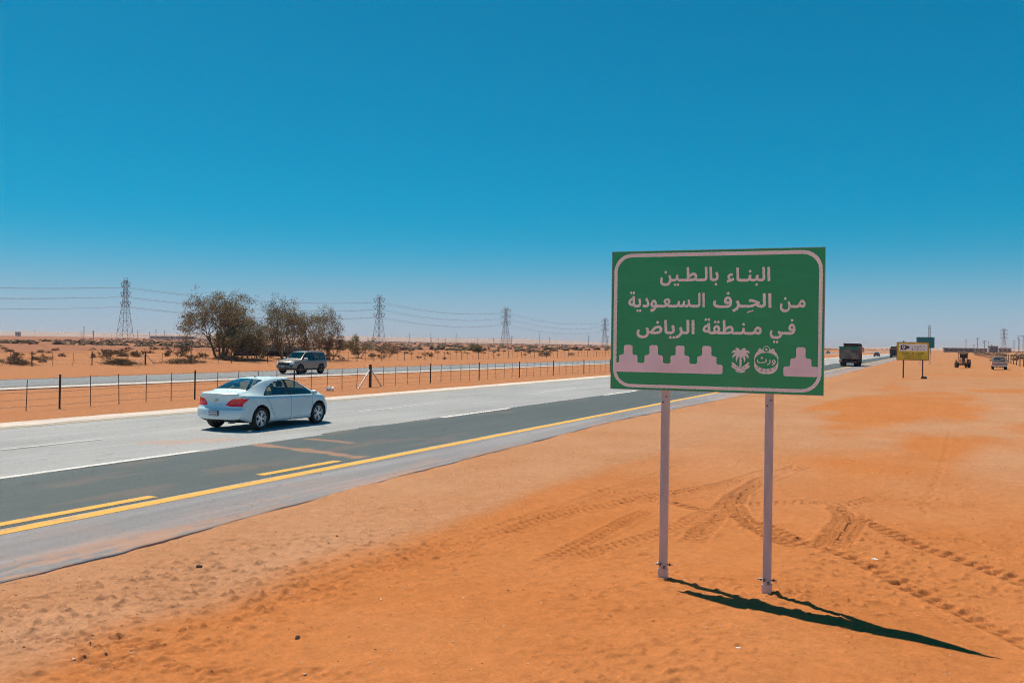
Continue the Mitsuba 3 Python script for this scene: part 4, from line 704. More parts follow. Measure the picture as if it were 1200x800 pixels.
def tractor():
    t = thing('tractor', 'small orange-red tractor with a black canopy parked on the sand', 'tractor'); XF = place(3.5, 155, gz(3.5, 155), 8, .92)
    part('rear_axle', t, cat([rbox(-.32, .32, -.6, 1.0, .55, 1.15, .06), bar([-.85, 0, .62], [.85, 0, .62], .18)]), 'tractor_red', xf=XF)
    part('bonnet', t, rbox(-.33, .33, 1.0, 2.5, .75, 1.4, .08), 'tractor_red', xf=XF)
    part('front_axle', t, bar([-.7, 2.2, .45], [.7, 2.2, .45], .14), 'truck_dark', xf=XF)
    for sx in (-1, 1):
        big_wheel(t, sx*.88, 0, .66, .36, XF, sx); big_wheel(t, sx*.78, 2.2, .43, .24, XF, sx)
        fd = np.array([[sx*xx, .74*math.cos(a), .66+.74*math.sin(a)] for a in np.linspace(.2, 2.9, 10) for xx in (.66, 1.06)])
        i = np.arange(0, 18, 2); part('fender', t, trimesh.Trimesh(fd, np.vstack([np.stack([i, i+1, i+3], 1), np.stack([i, i+3, i+2], 1)]), process=False), 'tractor_red', xf=XF)
        for yy in (-.55, .75): part('canopy_post', t, bar([sx*.58, yy, 1.1], [sx*.55, yy, 2.35], .07), 'truck_dark', xf=XF)
        part('rear_lamp', t, bx(sx*.75, sx*.95, -.74, -.68, 1.35, 1.45), 'red_lamp', xf=XF)
    part('canopy', t, rbox(-.72, .72, -.75, .95, 2.33, 2.50, .06), 'truck_dark', xf=XF)
    part('rear_screen', t, bx(-.54, .54, -.58, -.55, 1.62, 2.30), 'dark_inside', xf=XF)
    part('seat', t, cat([rbox(-.25, .25, -.35, .15, 1.15, 1.28, .04), rbox(-.25, .25, -.42, -.32, 1.25, 1.75, .04)]), 'seat_cloth', xf=XF)
    part('steering_wheel', t, trimesh.creation.torus(.2, .02).apply_translation([0, .5, 1.55]), 'rubber', xf=XF)
    part('hitch', t, cat([bx(-.5, .5, -.9, -.6, .5, .62), bar([-.3, -.6, .6], [-.35, -1.0, .45], .06), bar([.3, -.6, .6], [.35, -1.0, .45], .06)]), 'truck_dark', xf=XF)
tractor()
def pickup(pale='dusty_paint'):
    t = thing('pickup_truck', 'white pickup truck parked on the sand beside the right-hand fence', 'pickup truck'); XF = place(7.6, 140, gz(7.6, 140), -1)
    b = part('cargo_bed', t, cat([bx(-.90, -.84, 0, 2.2, .62, 1.12), bx(.84, .90, 0, 2.2, .62, 1.12), bx(-.84, .84, .06, 2.2, .62, .70), bx(-.84, .84, 2.14, 2.2, .7, 1.12)]), pale, xf=XF)
    part('tailgate', b, rbox(-.83, .83, -.02, .05, .64, 1.10, .02), pale, xf=XF)
    cab = part('cab', t, trimesh.convex.convex_hull(np.array([[sx*xx, yy, zz] for sx in (-1, 1) for xx, yy, zz in ((.90, 2.24, .5), (.90, 2.24, 1.15), (.74, 2.42, 1.72), (.74, 3.4, 1.74), (.90, 4.0, 1.18), (.90, 4.05, .5))])), pale, xf=XF)
    part('rear_window', cab, trimesh.convex.convex_hull(np.array([[-.66, 2.26, 1.22], [.66, 2.26, 1.22], [.6, 2.37, 1.62], [-.6, 2.37, 1.62], [-.66, 2.24, 1.22], [.66, 2.24, 1.22], [.6, 2.35, 1.62], [-.6, 2.35, 1.62]])), 'window_dark', xf=XF)
    part('bonnet', t, rbox(-.88, .88, 4.0, 5.15, .48, 1.12, .08), pale, xf=XF)
    part('rear_bumper', t, rbox(-.88, .88, -.14, -.03, .45, .60, .02), 'chrome', xf=XF)
    part('underbody', t, bx(-.7, .7, .1, 5.0, .35, .6), 'truck_dark', xf=XF)
    for sx in (-1, 1):
        part('tail_lamp', t, bx(sx*.842, sx*.905, -.03, .04, .72, 1.05), 'red_lamp', xf=XF)
        part('side_window', cab, trimesh.convex.convex_hull(np.array([[sx*(.895-.005*k), yy, zz] if zz < 1.3 else [sx*(.765-.005*k), yy, zz] for k in (0, 4) for yy, zz in ((2.5, 1.22), (3.8, 1.22), (3.35, 1.64), (2.55, 1.64))])), 'window_dark', xf=XF)
        part('door_mirror', t, rbox(sx*.92, sx*1.1, 3.6, 3.72, 1.15, 1.32, .03), 'dark_trim', xf=XF)
        for yy in (1.05, 4.3): big_wheel(t, sx*.78, yy, .36, .22, XF, sx)
    part('cargo', t, cat([rbox(-.7, .1, .5, 1.6, .7, 1.32, .12), rbox(.05, .7, 1.0, 2.0, .7, 1.45, .15)]), 'seat_cloth', xf=XF, label='dark bundles in the bed')
    part('light_bar', t, bx(-.5, .5, 2.9, 3.1, 1.745, 1.86), 'truck_orange', xf=XF)
pickup()

# ---------------------------------------------------------------- the two farther signs
def board_xf(x, y, z, deg):
    c, s = math.cos(math.radians(deg)), math.sin(math.radians(deg))
    M = np.eye(4); M[:3, 0] = [c, s, 0]; M[:3, 1] = [0, 0, 1]; M[:3, 2] = [s, -c, 0]; M[:3, 3] = [x, y, z]; return T(M)
s = thing('road_sign', 'yellow and white camera warning sign on two rusty posts', 'road sign')
x0, y0 = -3.15, 85.6; XF = board_xf(x0, y0-.09, 1.70, -2); W, Hh = 2.44, 1.44
part('panel', s, bx(0, W, 0, Hh, -.03, 0), 'sign_yellow', xf=XF)
part('rim', s, cat([bx(-.05, W+.05, Hh, Hh+.05, -.05, .02), bx(-.05, W+.05, -.05, 0, -.05, .02), bx(-.05, 0, 0, Hh, -.05, .02), bx(W, W+.05, 0, Hh, -.05, .02)]), 'truck_orange', xf=XF)
part('white_field', s, bx(.14, W-.10, .74, 1.33, .001, .004), 'sign_white', xf=XF)
part('camera_symbol', s, cat([extr(g, .003, .006) for g in (rr(.27, .85, .74, 1.24, .05), Polygon([(.74, .97), (.88, .90), (.97, 1.05), (.88, 1.20), (.74, 1.12)]))]), 'sign_ink', xf=XF)
part('camera_lens', s, extr(Point(.50, 1.05).buffer(.13).difference(Point(.50, 1.05).buffer(.06)), .003, .011), 'sign_white', xf=XF)
txt = [affinity.translate(affinity.scale(g, 1.7, 1.4, origin=(0, 0)), .38, .47) for g in polys(json.loads(SMALL), 1000.)]
part('lettering', s, cat([extr(g, .003, .004) for g in txt]), 'sign_ink', xf=XF, label='dark Arabic lettering')
rg = random.Random(3)
def scrawl(xa, xb, yb, h):
    out = []; x = xa
    while x < xb:
        w = rg.uniform(.05, .16)
        out += [bx(x, x+w, yb, yb+h*.3, .006, .009)] + [bx(x+w*k, x+w*k+.03, yb, yb+h*rg.uniform(.5, 1), .006, .009) for k in (0, .55)]; x += w+rg.choice((.03, .03, .09))
    return out
part('small_print', s, cat(scrawl(1.2, 2.15, 1.07, .12)+scrawl(1.15, 2.2, .85, .12)+scrawl(.65, 1.8, .26, .12)+scrawl(.5, 1.95, .08, .11)), 'sign_ink', xf=XF, label='rows of small worn print')
for px_ in (.50, 2.0):
    X, Y = x0+px_, y0-.05*px_
    part('post', s, bx(X-.055, X+.055, Y-.055, Y+.055, gz(X, Y)-.3, 3.3), 'rust_post')
part('base_plate', s, rbox(x0+1.88, x0+2.35, y0-.42, y0-.02, gz(x0+2.0, y0)-.05, gz(x0+2.0, y0)+.2, .07), 'rust_post')
s = thing('road_sign', 'teal road sign behind the yellow camera sign', 'road sign')
XF = board_xf(-3.25, 170, 2.85, -3); W, Hh = 2.7, 1.75
part('panel', s, bx(0, W, 0, Hh, -.03, 0), 'sign_teal', xf=XF)
part('rim', s, cat([bx(-.04, W+.04, Hh, Hh+.04, -.05, .02), bx(-.04, W+.04, -.04, 0, -.05, .02), bx(-.04, 0, 0, Hh, -.05, .02), bx(W, W+.04, 0, Hh, -.05, .02)]), 'sign_teal', xf=XF)
for px_ in (.55, 2.1): part('post', s, bx(-3.25+px_-.05, -3.25+px_+.05, 170.05, 170.15, gz(-3, 170)-.3, 4.25), 'galvanised')

# ---------------------------------------------------------------- fences
def fence(name, label, path, n_light, height, majors_every, braces=(), wires=5, y_end=None, mats=('post_iron', 'post_iron'), rmaj=.036, rmin=.010, seed=1, wr_=.0065, mesh=True):
    t = thing(name, label, 'fence'); R = random.Random(seed)
    P = np.array(path, float); seg = np.linalg.norm(P[1:]-P[:-1], axis=1); S = np.r_[0, np.cumsum(seg)]
    at = lambda u: np.array([np.interp(u, S, P[:, 0]), np.interp(u, S, P[:, 1])])
    u, k, tops = 0., 0, []
    while u < S[-1]:
        major = k % (n_light+1) == 0
        p = at(u); z = gz(*p); h = height*(1.06 if major else R.uniform(.93, 1.0)); lean = (R.gauss(0, .022), R.gauss(0, .03)) if not major else (R.gauss(0, .006), R.gauss(0, .008))
        q = np.array([p[0]+lean[0]*h, p[1]+lean[1]*h, z+h])
        r = rmaj if major else rmin
        part('post', t, bar([p[0], p[1], z-.2], q, 2*r, n=8 if major else 4), mats[0] if major else mats[1])
        tops.append((p[0], p[1], z, h, lean))
        if major and (k//(n_light+1)) in braces:
            for sg in (-1, 1):
                e = at(min(max(u+sg*1.15, 0), S[-1])); part('brace', t, bar([p[0], p[1], z+h*.82], [e[0], e[1], gz(*e)-.05], .08, n=8), 'galvanised')
            part('strainer_post', t, bar([p[0], p[1], z-.2], [p[0], p[1], z+h+.03], .16, n=8), mats[0])
        u += majors_every/(n_light+1); k += 1
    for w in range(wires):
        f = .12+.84*w/(wires-1)
        pts = []
        for i, (x, y, z, h, ln) in enumerate(tops):
            hh = height*f; pts.append([x+ln[0]*hh, y+ln[1]*hh, z+hh])
            if i < len(tops)-1:
                x2, y2, z2, h2, l2 = tops[i+1]; pts.append([(x+x2+(ln[0]+l2[0])*hh)/2, (y+y2+(ln[1]+l2[1])*hh)/2, (z+z2)/2+hh-R.uniform(.0, .025)])
        part('wire', t, tube(pts, wr_, 3), 'wire')
    return t
fence('wire_fence', 'wire fence on thin dark iron posts along the sandy median', [(-28.9, 16.65-6.6), (-28.6, 23.25), (-28.5, 43.05), (-28.35, 69.5), (-27.6, 95), (-27.4, 190)], 4, 1.14, 6.6, braces=(5,), wires=5, seed=5)
fence('wire_fence', 'post and wire fence beyond the far carriageway at the edge of the dunes', [(-73.2, 44), (-72.3, 58), (-71.4, 69.8), (-70.9, 110), (-71, 330)], 2, 1.25, 6.0, braces=(4,), wires=4, seed=8, rmaj=.05, rmin=.014)
fence('wooden_fence', 'wooden post fence on the low sand bank behind the pickup truck', [(11.4, 140), (11.9, 185), (13.6, 300), (15.5, 480)], 0, 1.5, 8.0, wires=3, mats=('wood', 'wood'), rmaj=.08, seed=3, wr_=.006)

# ---------------------------------------------------------------- trees and bushes
def grow(R, p, d, length, rad, depth, out, tips, spread=.55, up=.15, kids=(2, 4), gnarl=.22):
    n = 5; pts = [p]; rads = [rad]
    for i in range(n):
        d = d+np.array([R.gauss(0, gnarl), R.gauss(0, gnarl), R.gauss(0, gnarl*.6)+up*.3]); d /= np.linalg.norm(d)
        p = p+d*length/n; pts.append(p); rads.append(rad*(1-.5*(i+1)/n))
    out.append(tube(pts, np.array(rads), 5 if rad > .03 else 3))
    if depth == 0:
        tips.append((p, d)); tips.append((pts[3], d)); return
    for k in range(R.randint(*kids)):
        i = R.randint(2, n); a = np.array([R.gauss(0, 1), R.gauss(0, 1), R.gauss(0, .6)]); a -= d*(a@d); a /= np.linalg.norm(a)+1e-9
        dd = d+a*spread*R.uniform(.7, 1.4)+np.array([0, 0, up]); dd /= np.linalg.norm(dd)
        grow(R, pts[i], dd, length*R.uniform(.62, .85), rads[i]*.75, depth-1, out, tips, spread, up, kids, gnarl)
def leaves(rg, tips, per, size, r, droop=.2):
    C = np.array([t[0] for t in tips]); m = rg.poisson(per*np.exp(rg.normal(0, .6, len(C))), len(C))
    c = np.repeat(C, m, 0); N = len(c)
    off = rg.normal(0, 1, (N, 3)); off /= np.linalg.norm(off, axis=1, keepdims=True)+1e-9; off *= (rg.random((N, 1))**.45)*np.repeat(r*rg.uniform(.6, 1.3, len(C)), m)[:, None]
    c = c+off*[1, 1, .75]; a = rg.normal(0, 1, (N, 3)); a[:, 2] -= droop; a /= np.linalg.norm(a, axis=1, keepdims=True)
    b = np.cross(a, rg.normal(0, 1, (N, 3))); b /= np.linalg.norm(b, axis=1, keepdims=True)+1e-9
    s = size*rg.uniform(.6, 1.4, (N, 1)); a = a*s; b = b*s*.32
    v = np.stack([c-a, c+b, c+a, c-b], 1).reshape(-1, 3); i = np.arange(N)[:, None]*4
    return trimesh.Trimesh(v, np.vstack([i+[0, 1, 2], i+[0, 2, 3]]), process=False)
def tree(name, label, x, y, stems, L, depth, seed, leaf, per=26, size=.10, r=.55, spread=.55, up=.14, rad=.13, catg='tree', lean=(0, 0), low=True, gnarl=.2, group=None, kids=(2, 4)):
    R = random.Random(seed); rg = np.random.default_rng(seed); t = thing(name, label, catg, group); out, tips = [], []
    z = gz(x, y)
    for k in range(stems):
        a = 2*math.pi*k/stems+R.uniform(-.5, .5); o = .25 if stems > 1 else 0.
        d = np.array([math.cos(a)*o*2+lean[0], math.sin(a)*o*2+lean[1], 1.]); d /= np.linalg.norm(d)
        grow(R, np.array([x+math.cos(a)*o, y+math.sin(a)*o, z-.15]), d, L*R.uniform(.85, 1.1), rad*R.uniform(.7, 1.1), depth, out, tips, spread, up, kids, gnarl)
    part('trunk', t, cat(out), 'bark', smooth=60)
    part('crown', t, leaves(rg, tips, per, size, r), leaf)
    return t, np.array([q[0] for q in tips])
TREES = [
    ('desert_tree', 'broad dusty olive tree, leftmost of the roadside trees', -78.4, 86.0, 6, 3.6, 4, 11, 'leaf_dusty', dict(per=12, r=.60, rad=.16, spread=.68, up=.05, kids=(3, 4))),
    ('desert_tree', 'slender loose tree standing right beside the broad leftmost tree', -76.4, 90.6, 4, 2.45, 4, 23, 'leaf_dusty', dict(per=9, r=.5, rad=.09, spread=.55, up=.14, kids=(2, 4))),
    ('desert_tree', 'airy tree behind the bonnet of the off-road vehicle', -76.5, 95.6, 5, 2.95, 4, 35, 'leaf_dusty', dict(per=9, r=.55, rad=.12, spread=.60, up=.13, kids=(2, 4))),
    ('desert_tree', 'upright tree behind the roof of the off-road vehicle', -76.8, 101.3, 5, 3.05, 4, 47, 'leaf_dusty', dict(per=10, r=.55, rad=.12, spread=.58, up=.12, kids=(2, 4))),
]
for nm, lb, x, y, st, L, dp, sd, lf, kw in TREES: tree(nm, lb, x, y, st, L, dp, sd, lf, **kw)
BUSHES = [
    ('bush', 'green bush at the foot of the broad leftmost tree', -75.8, 86.2, 9, 2.05, 2, 61, 'leaf_green', dict(per=75, r=.62, size=.10, rad=.05, spread=.6)),
    ('bush', 'bare dry bush just right of the broad leftmost tree', -75.6, 88.2, 8, 1.6, 2, 62, 'leaf_dry', dict(per=26, r=.35, size=.07, rad=.05, spread=.45)),
    ('bush', 'dry bush behind the tail of the off-road vehicle', -76.0, 105.0, 9, 1.9, 2, 63, 'leaf_dry', dict(per=34, r=.45, size=.08, rad=.05, spread=.5)),
    ('bush', 'tall loose bush standing alone right of the roadside trees', -77.5, 114.0, 7, 1.75, 2, 64, 'leaf_green', dict(per=40, r=.42, size=.08, rad=.05, spread=.55)),
    ('bush', 'lower spreading bush next right of the tall loose bush', -79.0, 124.5, 7, 1.2, 2, 65, 'leaf_dry', dict(per=22, r=.5, size=.08, rad=.045, spread=.7)),
    ('bush', 'small round green bush near the middle of the far fence', -97.0, 190, 8, 1.1, 2, 66, 'leaf_green', dict(per=60, r=.5, size=.10, rad=.05, spread=.6)),
]
for nm, lb, x, y, st, L, dp, sd, lf, kw in BUSHES: tree(nm, lb, x, y, st, L, dp, sd, lf, catg='bush', **kw)
# dry scrub on the dunes and the plain: a few source bushes, set out one by one
def scrub_mesh(seed, leafy):
    R = random.Random(seed); rg = np.random.default_rng(seed); out, tips = [], []
    for k in range(9):
        a = R.uniform(0, 6.28); d = np.array([math.cos(a)*R.uniform(.3, 1.3), math.sin(a)*R.uniform(.3, 1.3), 1.]); d /= np.linalg.norm(d)
        grow(R, np.array([R.gauss(0, .12), R.gauss(0, .12), -.05]), d, .42, .014, 1, out, tips, .7, .05, (2, 3), .25)
    return ply(cat(out+[leaves(rg, tips, 14 if leafy else 7, .06, .20)]), None)
SCRUB = [scrub_mesh(s_, s_ % 2) for s_ in range(70, 76)]
R = random.Random(12)
SPOTS = []
for k in range(170):   # the near dunes
    y = 52+150*R.random()**1.5; SPOTS.append((-74-R.random()**1.3*(30+y*.35), y, R.uniform(.5, 1.25)*(1.5 if R.random() < .15 else 1), 'scrub_dark' if R.random() < .55 else 'leaf_dry', 'dry scrub bushes on the dunes', 'dry scrub bush on the orange dunes beyond the far fence'))
for k in range(105):   # the plain
    y = 90+460*R.random()**1.2; SPOTS.append((-130-R.random()*(60+y*.6), y, R.uniform(.8, 1.9), 'scrub_dark', 'scrub bushes on the stony plain', 'small dark scrub bush on the pinkish stony plain'))
for k in range(40): SPOTS.append((12.6+R.random()*16+k*.25, 150+k*R.uniform(5, 9), R.uniform(1.1, 2.2), 'leaf_green' if R.random() < .6 else 'scrub_dark', 'bushes behind the wooden fence', 'dusty bush behind the wooden fence on the right'))
for x, y, sc, m, grp, lb in SPOTS:
    solo('scrub_bush', {**SCRUB[R.randrange(6)], 'bsdf': {'type': 'ref', 'id': m}}, None, lb, 'bush', grp, xf=place(x, y, gz(x, y), R.uniform(0, 360), sc))
# the far scrub that reads as one speckled mass
far = []; rg = np.random.default_rng(5)
tri = trimesh.creation.icosphere(1, 1.0)
for k in range(2600):
    y = 230+2600*rg.random()**1.7; x = -110-rg.random()*(100+y*.85) if k % 7 else 18+rg.random()*(20+y*.25)
    s_ = rg.uniform(.35, 1.1)*(1+y/1800); v = tri.vertices*(1+.35*rg.normal(0, 1, (len(tri.vertices), 1)))*[s_*1.25, s_*1.25, s_*.6]
    far.append(trimesh.Trimesh(v+[x, y, 0], tri.faces, process=False))
far = cat(far); n_ = len(tri.vertices); ctr = far.vertices.reshape(-1, n_, 3).mean(1); far.vertices[:, 2] += np.repeat(ground_z(ctr[:, 0], ctr[:, 1], False)+.15, n_)
struct('far_scrub', far, 'scrub_dark', 'speckled far-off scrub covering the plain towards the horizon', kind='stuff')
# brush heaps and a dark tent by the far fence
def heap(label, x, y, rx, ry, h, seed, n=260, m='bark'):
    rg = np.random.default_rng(seed); ms = []
    for k in range(n):
        c = np.array([x+rg.normal(0, rx*.45), y+rg.normal(0, ry*.45), 0]); c[2] = gz(x, y)+h*rg.random()*math.exp(-((c[0]-x)/rx)**2-((c[1]-y)/ry)**2)
        d = rg.normal(0, 1, 3)*[1, 1, .35]; d /= np.linalg.norm(d); l = rg.uniform(.2, .6); ms.append(bar(c-d*l, c+d*l, rg.uniform(.015, .045), n=3))
    solo('brush_heap', cat(ms), m, label, 'brush heap')
heap('dark heap of cut brush against the far fence, left of the braced post', -71.9, 65.0, 1.9, 1.7, .55, 1, 420, 'scrub_dark')
heap('small heap of dry twigs at the left end of the far fence', -74.0, 55.8, 1.6, .9, .5, 2, 220, 'scrub_dark')
heap('brush heap below the broad leftmost tree', -75.2, 84.0, 2.2, 1.5, .6, 3, 320, 'scrub_dark')
heap('thin line of dead brush right of the braced far post', -71.9, 73.5, 1.2, 3.0, .45, 4, 300, 'scrub_dark')
t = thing('tent', 'low black tent behind the trees', 'tent'); tx, ty = -92., 112.; tz = gz(tx, ty)
tv = np.array([[-5.5, -2.2, 0], [5.5, -2.2, 0], [5.5, 2.2, 0], [-5.5, 2.2, 0], [-4.4, 0, 1.5], [-1.5, 0, 1.75], [1.5, 0, 2.0], [4.4, 0, 1.4], [-5.2, -2.0, .9], [5.2, -2.0, .9], [5.2, 2.0, .9], [-5.2, 2.0, .9]], float)
part('roof', t, trimesh.convex.convex_hull(tv), 'tent_cloth', xf=place(tx, ty, tz, 35))
for sx in (-4.4, 0, 4.4): part('pole', t, bar([sx, 0, 0], [sx, 0, 2.15], .08), 'wood', xf=place(tx, ty, tz, 35))

# ---------------------------------------------------------------- power line
def lattice(lv, w, br):
    """square tower: lv = [(z, half width)]; legs and cross bracing"""
    ms = []
    for (z0, a), (z1, b) in zip(lv[:-1], lv[1:]):
        for sx, sy in ((1, 1), (1, -1), (-1, -1), (-1, 1)): ms.append(bar([sx*a, sy*a, z0], [sx*b, sy*b, z1], w, n=3))
        for (p, q2) in (((1, 1), (1, -1)), ((1, -1), (-1, -1)), ((-1, -1), (-1, 1)), ((-1, 1), (1, 1))):
            ms.append(bar([p[0]*a, p[1]*a, z0], [q2[0]*b, q2[1]*b, z1], br, n=3)); ms.append(bar([q2[0]*a, q2[1]*a, z0], [p[0]*b, p[1]*b, z1], br, n=3)); ms.append(bar([p[0]*b, p[1]*b, z1], [q2[0]*b, q2[1]*b, z1], br, n=3))
    return cat(ms)
ARMS = [(.62, 7.2), (.775, 7.0), (.925, 6.8)]
def pylon(label, x, y, Ht, deg, group=None, k=1.):
    t = thing('pylon', label, 'pylon', group); XF = place(x, y, gz(x, y), deg); s_ = Ht/46.
    lv = [(0, 4.6), (8, 3.75), (15, 3.0), (21, 2.35), (26, 1.75), (29, 1.35), (33, 1.2), (37, 1.15), (41, 1.1), (44.5, 1.0)]
    part('tower', t, lattice([(z*s_, a*s_) for z, a in lv], .30*s_*k, .17*s_*k), 'pylon_steel', xf=XF)
    pk = []
    for sx in (-1, 1): pk += [bar([sx*1.0*s_, 0, 44.5*s_], [sx*3.3*s_, 0, 46*s_], .22*s_*k, n=3), bar([sx*1.0*s_, 0, 43*s_], [sx*3.3*s_, 0, 46*s_], .18*s_*k, n=3)]
    pk.append(bar([-3.3*s_, 0, 46*s_], [3.3*s_, 0, 46*s_], .22*s_*k, n=3)); part('peak', t, cat(pk), 'pylon_steel', xf=XF)
    for f, aw in ARMS:
        z = f*46*s_; a = aw*s_; ms = []
        for sy in (-1, 1): ms += [bar([-a, 0, z], [a, 0, z], .22*s_*k, n=3), bar([0, sy*1.2*s_, z], [-a, 0, z], .18*s_*k, n=3), bar([0, sy*1.2*s_, z], [a, 0, z], .18*s_*k, n=3)]
        for sx in (-1, 1): ms += [bar([sx*1.2*s_, 0, z+2.0*s_], [sx*a, 0, z], .2*s_*k, n=3)] + [bar([sx*a*g, 0, z], [sx*a*g, 0, z+2.0*s_*(1-g)/.83], .12*s_*k, n=3) for g in (.4, .6, .8)]
        part('cross_arm', t, cat(ms), 'pylon_steel', xf=XF)
        for sx in (-1, 1): part('insulator', t, cat([bar([sx*a, 0, z], [sx*a*.68, 0, z-3.2*s_], .26*s_*k, n=4), bar([sx*a*.36, 0, z], [sx*a*.68, 0, z-3.2*s_], .26*s_*k, n=4)]), 'porcelain', xf=XF)
    return t
PY = [(-640, 170, 47), (-556, 508, 47.5), (-496, 763, 48), (-498, 1058, 49), (-508, 1470, 47), (-500, 1860, 47)]
names = [None, 'nearest pylon, standing left of the trees', 'second pylon from the left, right of the trees', 'third pylon from the left, above the middle of the far fence', 'small pylon just left of the green sign', None]
ang = [math.degrees(math.atan2(PY[min(i+1, 5)][1]-PY[max(i-1, 0)][1], PY[min(i+1, 5)][0]-PY[max(i-1, 0)][0]))-90 for i in range(6)]
for i in range(1, 5): pylon('grey lattice '+names[i], *PY[i], ang[i], k=1+.15*i)
pylon('grey lattice pylon outside the left edge carrying the cables on', *PY[0], ang[0])
for lvl, (f, aw) in enumerate(ARMS):
    for sx in (-1, 1):
        pts = []
        for i in range(5):
            ends = []
            for j in (i, i+1):
                x, y, Ht = PY[j]; s_ = Ht/46.; ca, sa = math.cos(math.radians(ang[j])), math.sin(math.radians(ang[j])); o = sx*aw*.68*s_
                ends.append(np.array([x+ca*o, y+sa*o, gz(x, y)+f*Ht-3.2*s_]))
            span = np.linalg.norm(ends[1]-ends[0])
            for tt in np.linspace(0, 1, 25)[(1 if i else 0):]:
                q_ = ends[0]*(1-tt)+ends[1]*tt; q_[2] -= 4*tt*(1-tt)*span*.020; pts.append(q_)
        solo('power_cable', tube(pts, .085, 4), 'cable', f"{('lowest', 'middle', 'topmost')[lvl]} power cable slung between the pylons, on the {'nearer' if sx > 0 else 'farther'} side", 'cable')
pylon('faint lattice pylon above the bushes at the right edge', 86, 1500, 34, 20, k=1.7)
def mast(label, x, y, Ht, w=1.0, k=.22):
    solo('lattice_mast', move(lattice([(z, w*(1-.4*z/Ht)) for z in np.linspace(0, Ht, 9)], k, k*.7), [x, y, gz(x, y)]), 'pylon_steel', label, 'mast')
mast('slim lattice mast rising behind the teal sign', -4.6, 600, 17, .9, .25)
# poles and pylons along the horizon
R = random.Random(31)
for k in range(46):
    y = R.uniform(700, 2600); a = R.uniform(-.93, -.30) if k < 34 else R.uniform(.0, .10); x = y*math.tan(a) if k < 34 else 30+y*.06*R.random(); h = R.uniform(9, 22)*(y/1500)**.5
    m = [bar([0, 0, 0], [0, 0, h], .35+y/6000, n=4)] + [bar([-1.6, 0, h*g], [1.6, 0, h*g], .25+y/8000, n=3) for g in ((.96,) if k % 3 else (.96, .84))]
    solo('utility_pole', move(cat(m), [x, y, gz(x, y)]), 'pylon_steel', 'thin utility pole far off on the horizon', 'pole', 'far-off utility poles')
x, y = 36.8, 500; solo('utility_pole', cat([bar([x, y, 0], [x, y, 10], .26, n=6), bar([x-2.4, y, 9.7], [x+2.4, y, 9.7], .18)]), 'pylon_steel', 'tall pole with a crossarm at the right edge of the view', 'pole')

# ---------------------------------------------------------------- far buildings and the horizon
def building(name, label, x, y, w, d, h, deg, nwin, roof='far_roof', wall='far_wall'):
    t = thing(name, label, 'building'); XF = place(x, y, gz(x, y), deg)
    part('wall', t, bx(-w/2, w/2, -d/2, d/2, -1, h), wall, xf=XF)
    part('roof', t, bx(-w/2-.4, w/2+.4, -d/2-.4, d/2+.4, h+.01, h+.5), roof, xf=XF)
    for k in range(nwin):
        xx = -w/2+w*(k+.5)/nwin; part('window', t, bx(xx-w/nwin*.28, xx+w/nwin*.28, -d/2-.12, -d/2-.01, h*.35, h*.8), 'window_dark', xf=XF)
building('shed', 'long low dark-roofed shed on the horizon right of the teal sign', 18, 1000, 26, 12, 3.6, 5, 6, wall='far_roof')
building('shed', 'pale low building next right of the dark-roofed shed', 36, 1050, 18, 10, 3.6, 3, 5)
building('house', 'boxy two-storey building left of the right-hand pylon', 52, 1080, 8, 8, 6.2, 8, 2, wall='far_roof')
building('shed', 'low pale building under the right-hand pylon', 64, 1100, 12, 8, 4.2, 0, 3)
building('house', 'tiny square block on the horizon at the far left', -1990, 1500, 10, 10, 10, 40, 2)
building('shed', 'row of sheds on the horizon behind the nearest pylon', -1500, 1500, 90, 20, 6, 35, 9)
ms = []
rg = np.random.default_rng(9)
for x0, y0, x1, y1, h in ((-4600, 2600, -900, 4200, 22), (-3300, 1700, -2200, 2300, 9), (-500, 4500, 900, 4700, 12)):
    n = 60; tt = np.linspace(0, 1, n); hh = h*np.clip(np.sin(np.pi*tt)*1.6, 0, 1)*(.55+.45*meshkit.fbm(np.stack([tt*9, tt*0+h, tt*0], -1), 3, 5)); dx, dy = x1-x0, y1-y0; l = math.hypot(dx, dy); nx_, ny_ = -dy/l, dx/l
    prof = [(-160, -4), (-60, .55), (0, 1), (260, .9), (600, -4)]; rows = [np.stack([x0+dx*tt+nx_*o, y0+dy*tt+ny_*o, (hh*f if f > 0 else 0*hh+f)+np.clip((-(x0+dx*tt)-900)/5000, 0, 1)*8], 1) for o, f in prof]
    v = np.vstack(rows); i = np.arange(n-1); f = []
    for r in range(4): f += [np.stack([r*n+i, r*n+i+1, (r+1)*n+i+1], 1), np.stack([r*n+i, (r+1)*n+i+1, (r+1)*n+i], 1)]
    ms.append(trimesh.Trimesh(v, np.vstack(f), process=False))
for m in ms: struct('hills', m, 'ridge', 'low flat ridge along the horizon', smooth=True)

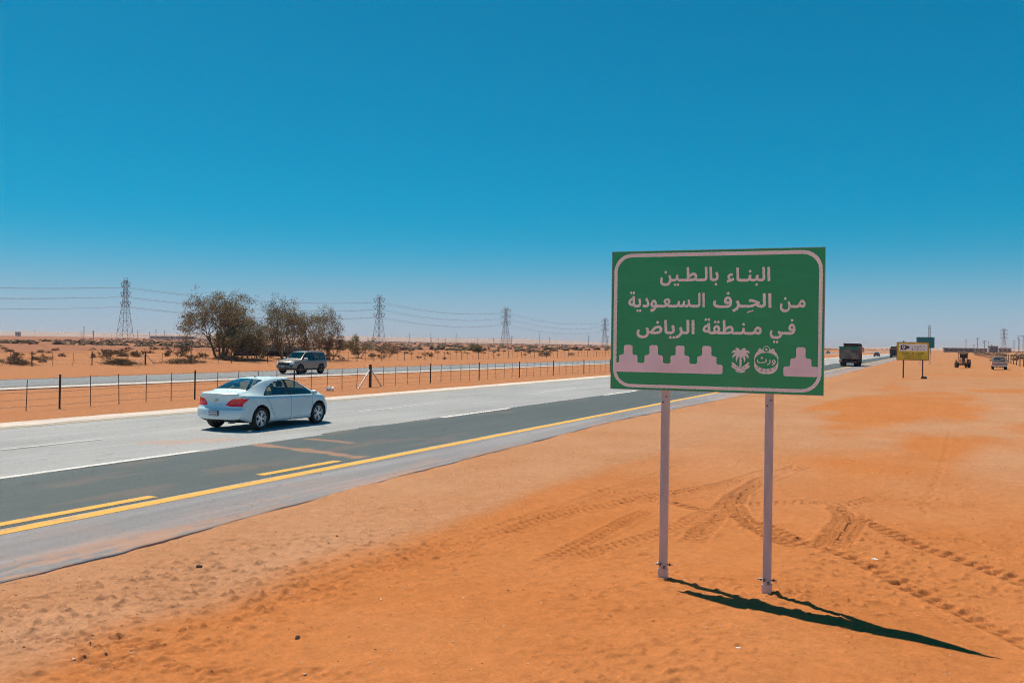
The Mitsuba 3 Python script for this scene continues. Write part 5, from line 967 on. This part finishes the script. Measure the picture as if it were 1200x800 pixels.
# ---------------------------------------------------------------- loose stones, clods and litter on the verge
rg = np.random.default_rng(17); ms = []
N = 9000; px = np.where(rg.random(N) < .45, edge_x(9)+.1+rg.random(N)**1.4*3.0, -8.5+rg.random(N)*13); py = 5.2+rg.random(N)**1.7*22
for i in range(N):
    c = meshkit.fbm(np.array([px[i]*.8, py[i]*.8, 3.]), 2, 3); c = c + .12*math.exp(-((px[i]+2.4)**2+(py[i]-10.2)**2)/2.5)
    if c < .42 and px[i] > -6.6: continue
    s_ = rg.uniform(.003, .0075)*(1 if rg.random() < .95 else 2.2); o = trimesh.creation.icosahedron(); v = o.vertices*(s_*rg.uniform(.6, 1.3, (12, 1)))*[1.2, 1, .7]
    ms.append((v, px[i], py[i]))
Z = ground_z(np.array([m[1] for m in ms]), np.array([m[2] for m in ms])); fc = trimesh.creation.icosahedron().faces
def scatter(sel): return trimesh.Trimesh(np.vstack([ms[i][0]+[ms[i][1], ms[i][2], Z[i]+.002] for i in sel]), np.vstack([fc+12*k for k in range(len(sel))]), process=False)
idx = np.arange(len(ms)); struct('gravel', scatter(idx[idx % 5 != 0]), 'stone_pale', 'pale gravel strewn over the sand beside the highway', kind='stuff'); struct('clods', scatter(idx[idx % 5 == 0]), 'clod_brown', 'dark crumbs and clods strewn over the sand', kind='stuff')
def stone(name, label, catg, x, y, sz, m, seed):
    g = np.random.default_rng(seed); o = trimesh.creation.icosphere(2, 1.); o.vertices *= (1+.16*g.normal(0, 1, (len(o.vertices), 1))); o.apply_scale(sz)
    solo(name, o, m, label, catg, xf=place(x, y, float(ground_z(np.array([x]), np.array([y]))[0])+sz[2]*.4, g.uniform(0, 360)))
stone('stone', 'black stone lying on the sand at the bottom left of the middle', 'stone', -5.02, 6.51, (.035, .02, .016), 'stone_dark', 1)
stone('stone', 'dark lump of earth beside the shadow of the right signpost', 'stone', -1.12, 9.52, (.028, .024, .016), 'clod_brown', 2)
stone('litter', 'scrap of white litter below the shadow of the sign', 'litter', -1.54, 8.08, (.022, .012, .006), 'litter_white', 3)
stone('litter', 'white scrap of litter on the sand right of the signposts', 'litter', -.68, 12.38, (.04, .022, .012), 'litter_white', 4)
stone('stone', 'dark stone lying in the middle of the pale strip beside the highway', 'stone', -7.6, 8.05, (.045, .025, .018), 'stone_dark', 5)
stone('litter', 'pale crumpled bag on the median below the braced fence post', 'litter', -28.7, 39.6, (.22, .2, .14), 'litter_white', 6)

# ---------------------------------------------------------------- the air
scene['haze'] = {'type': 'cube', 'to_world': T().translate([0, 0, 23]).scale([9200, 9200, 28.5]), 'bsdf': {'type': 'null'}, 'interior': {'type': 'ref', 'id': 'air'}}
labels['haze'] = {'label': 'thin dusty haze over the plain', 'kind': 'stuff'}
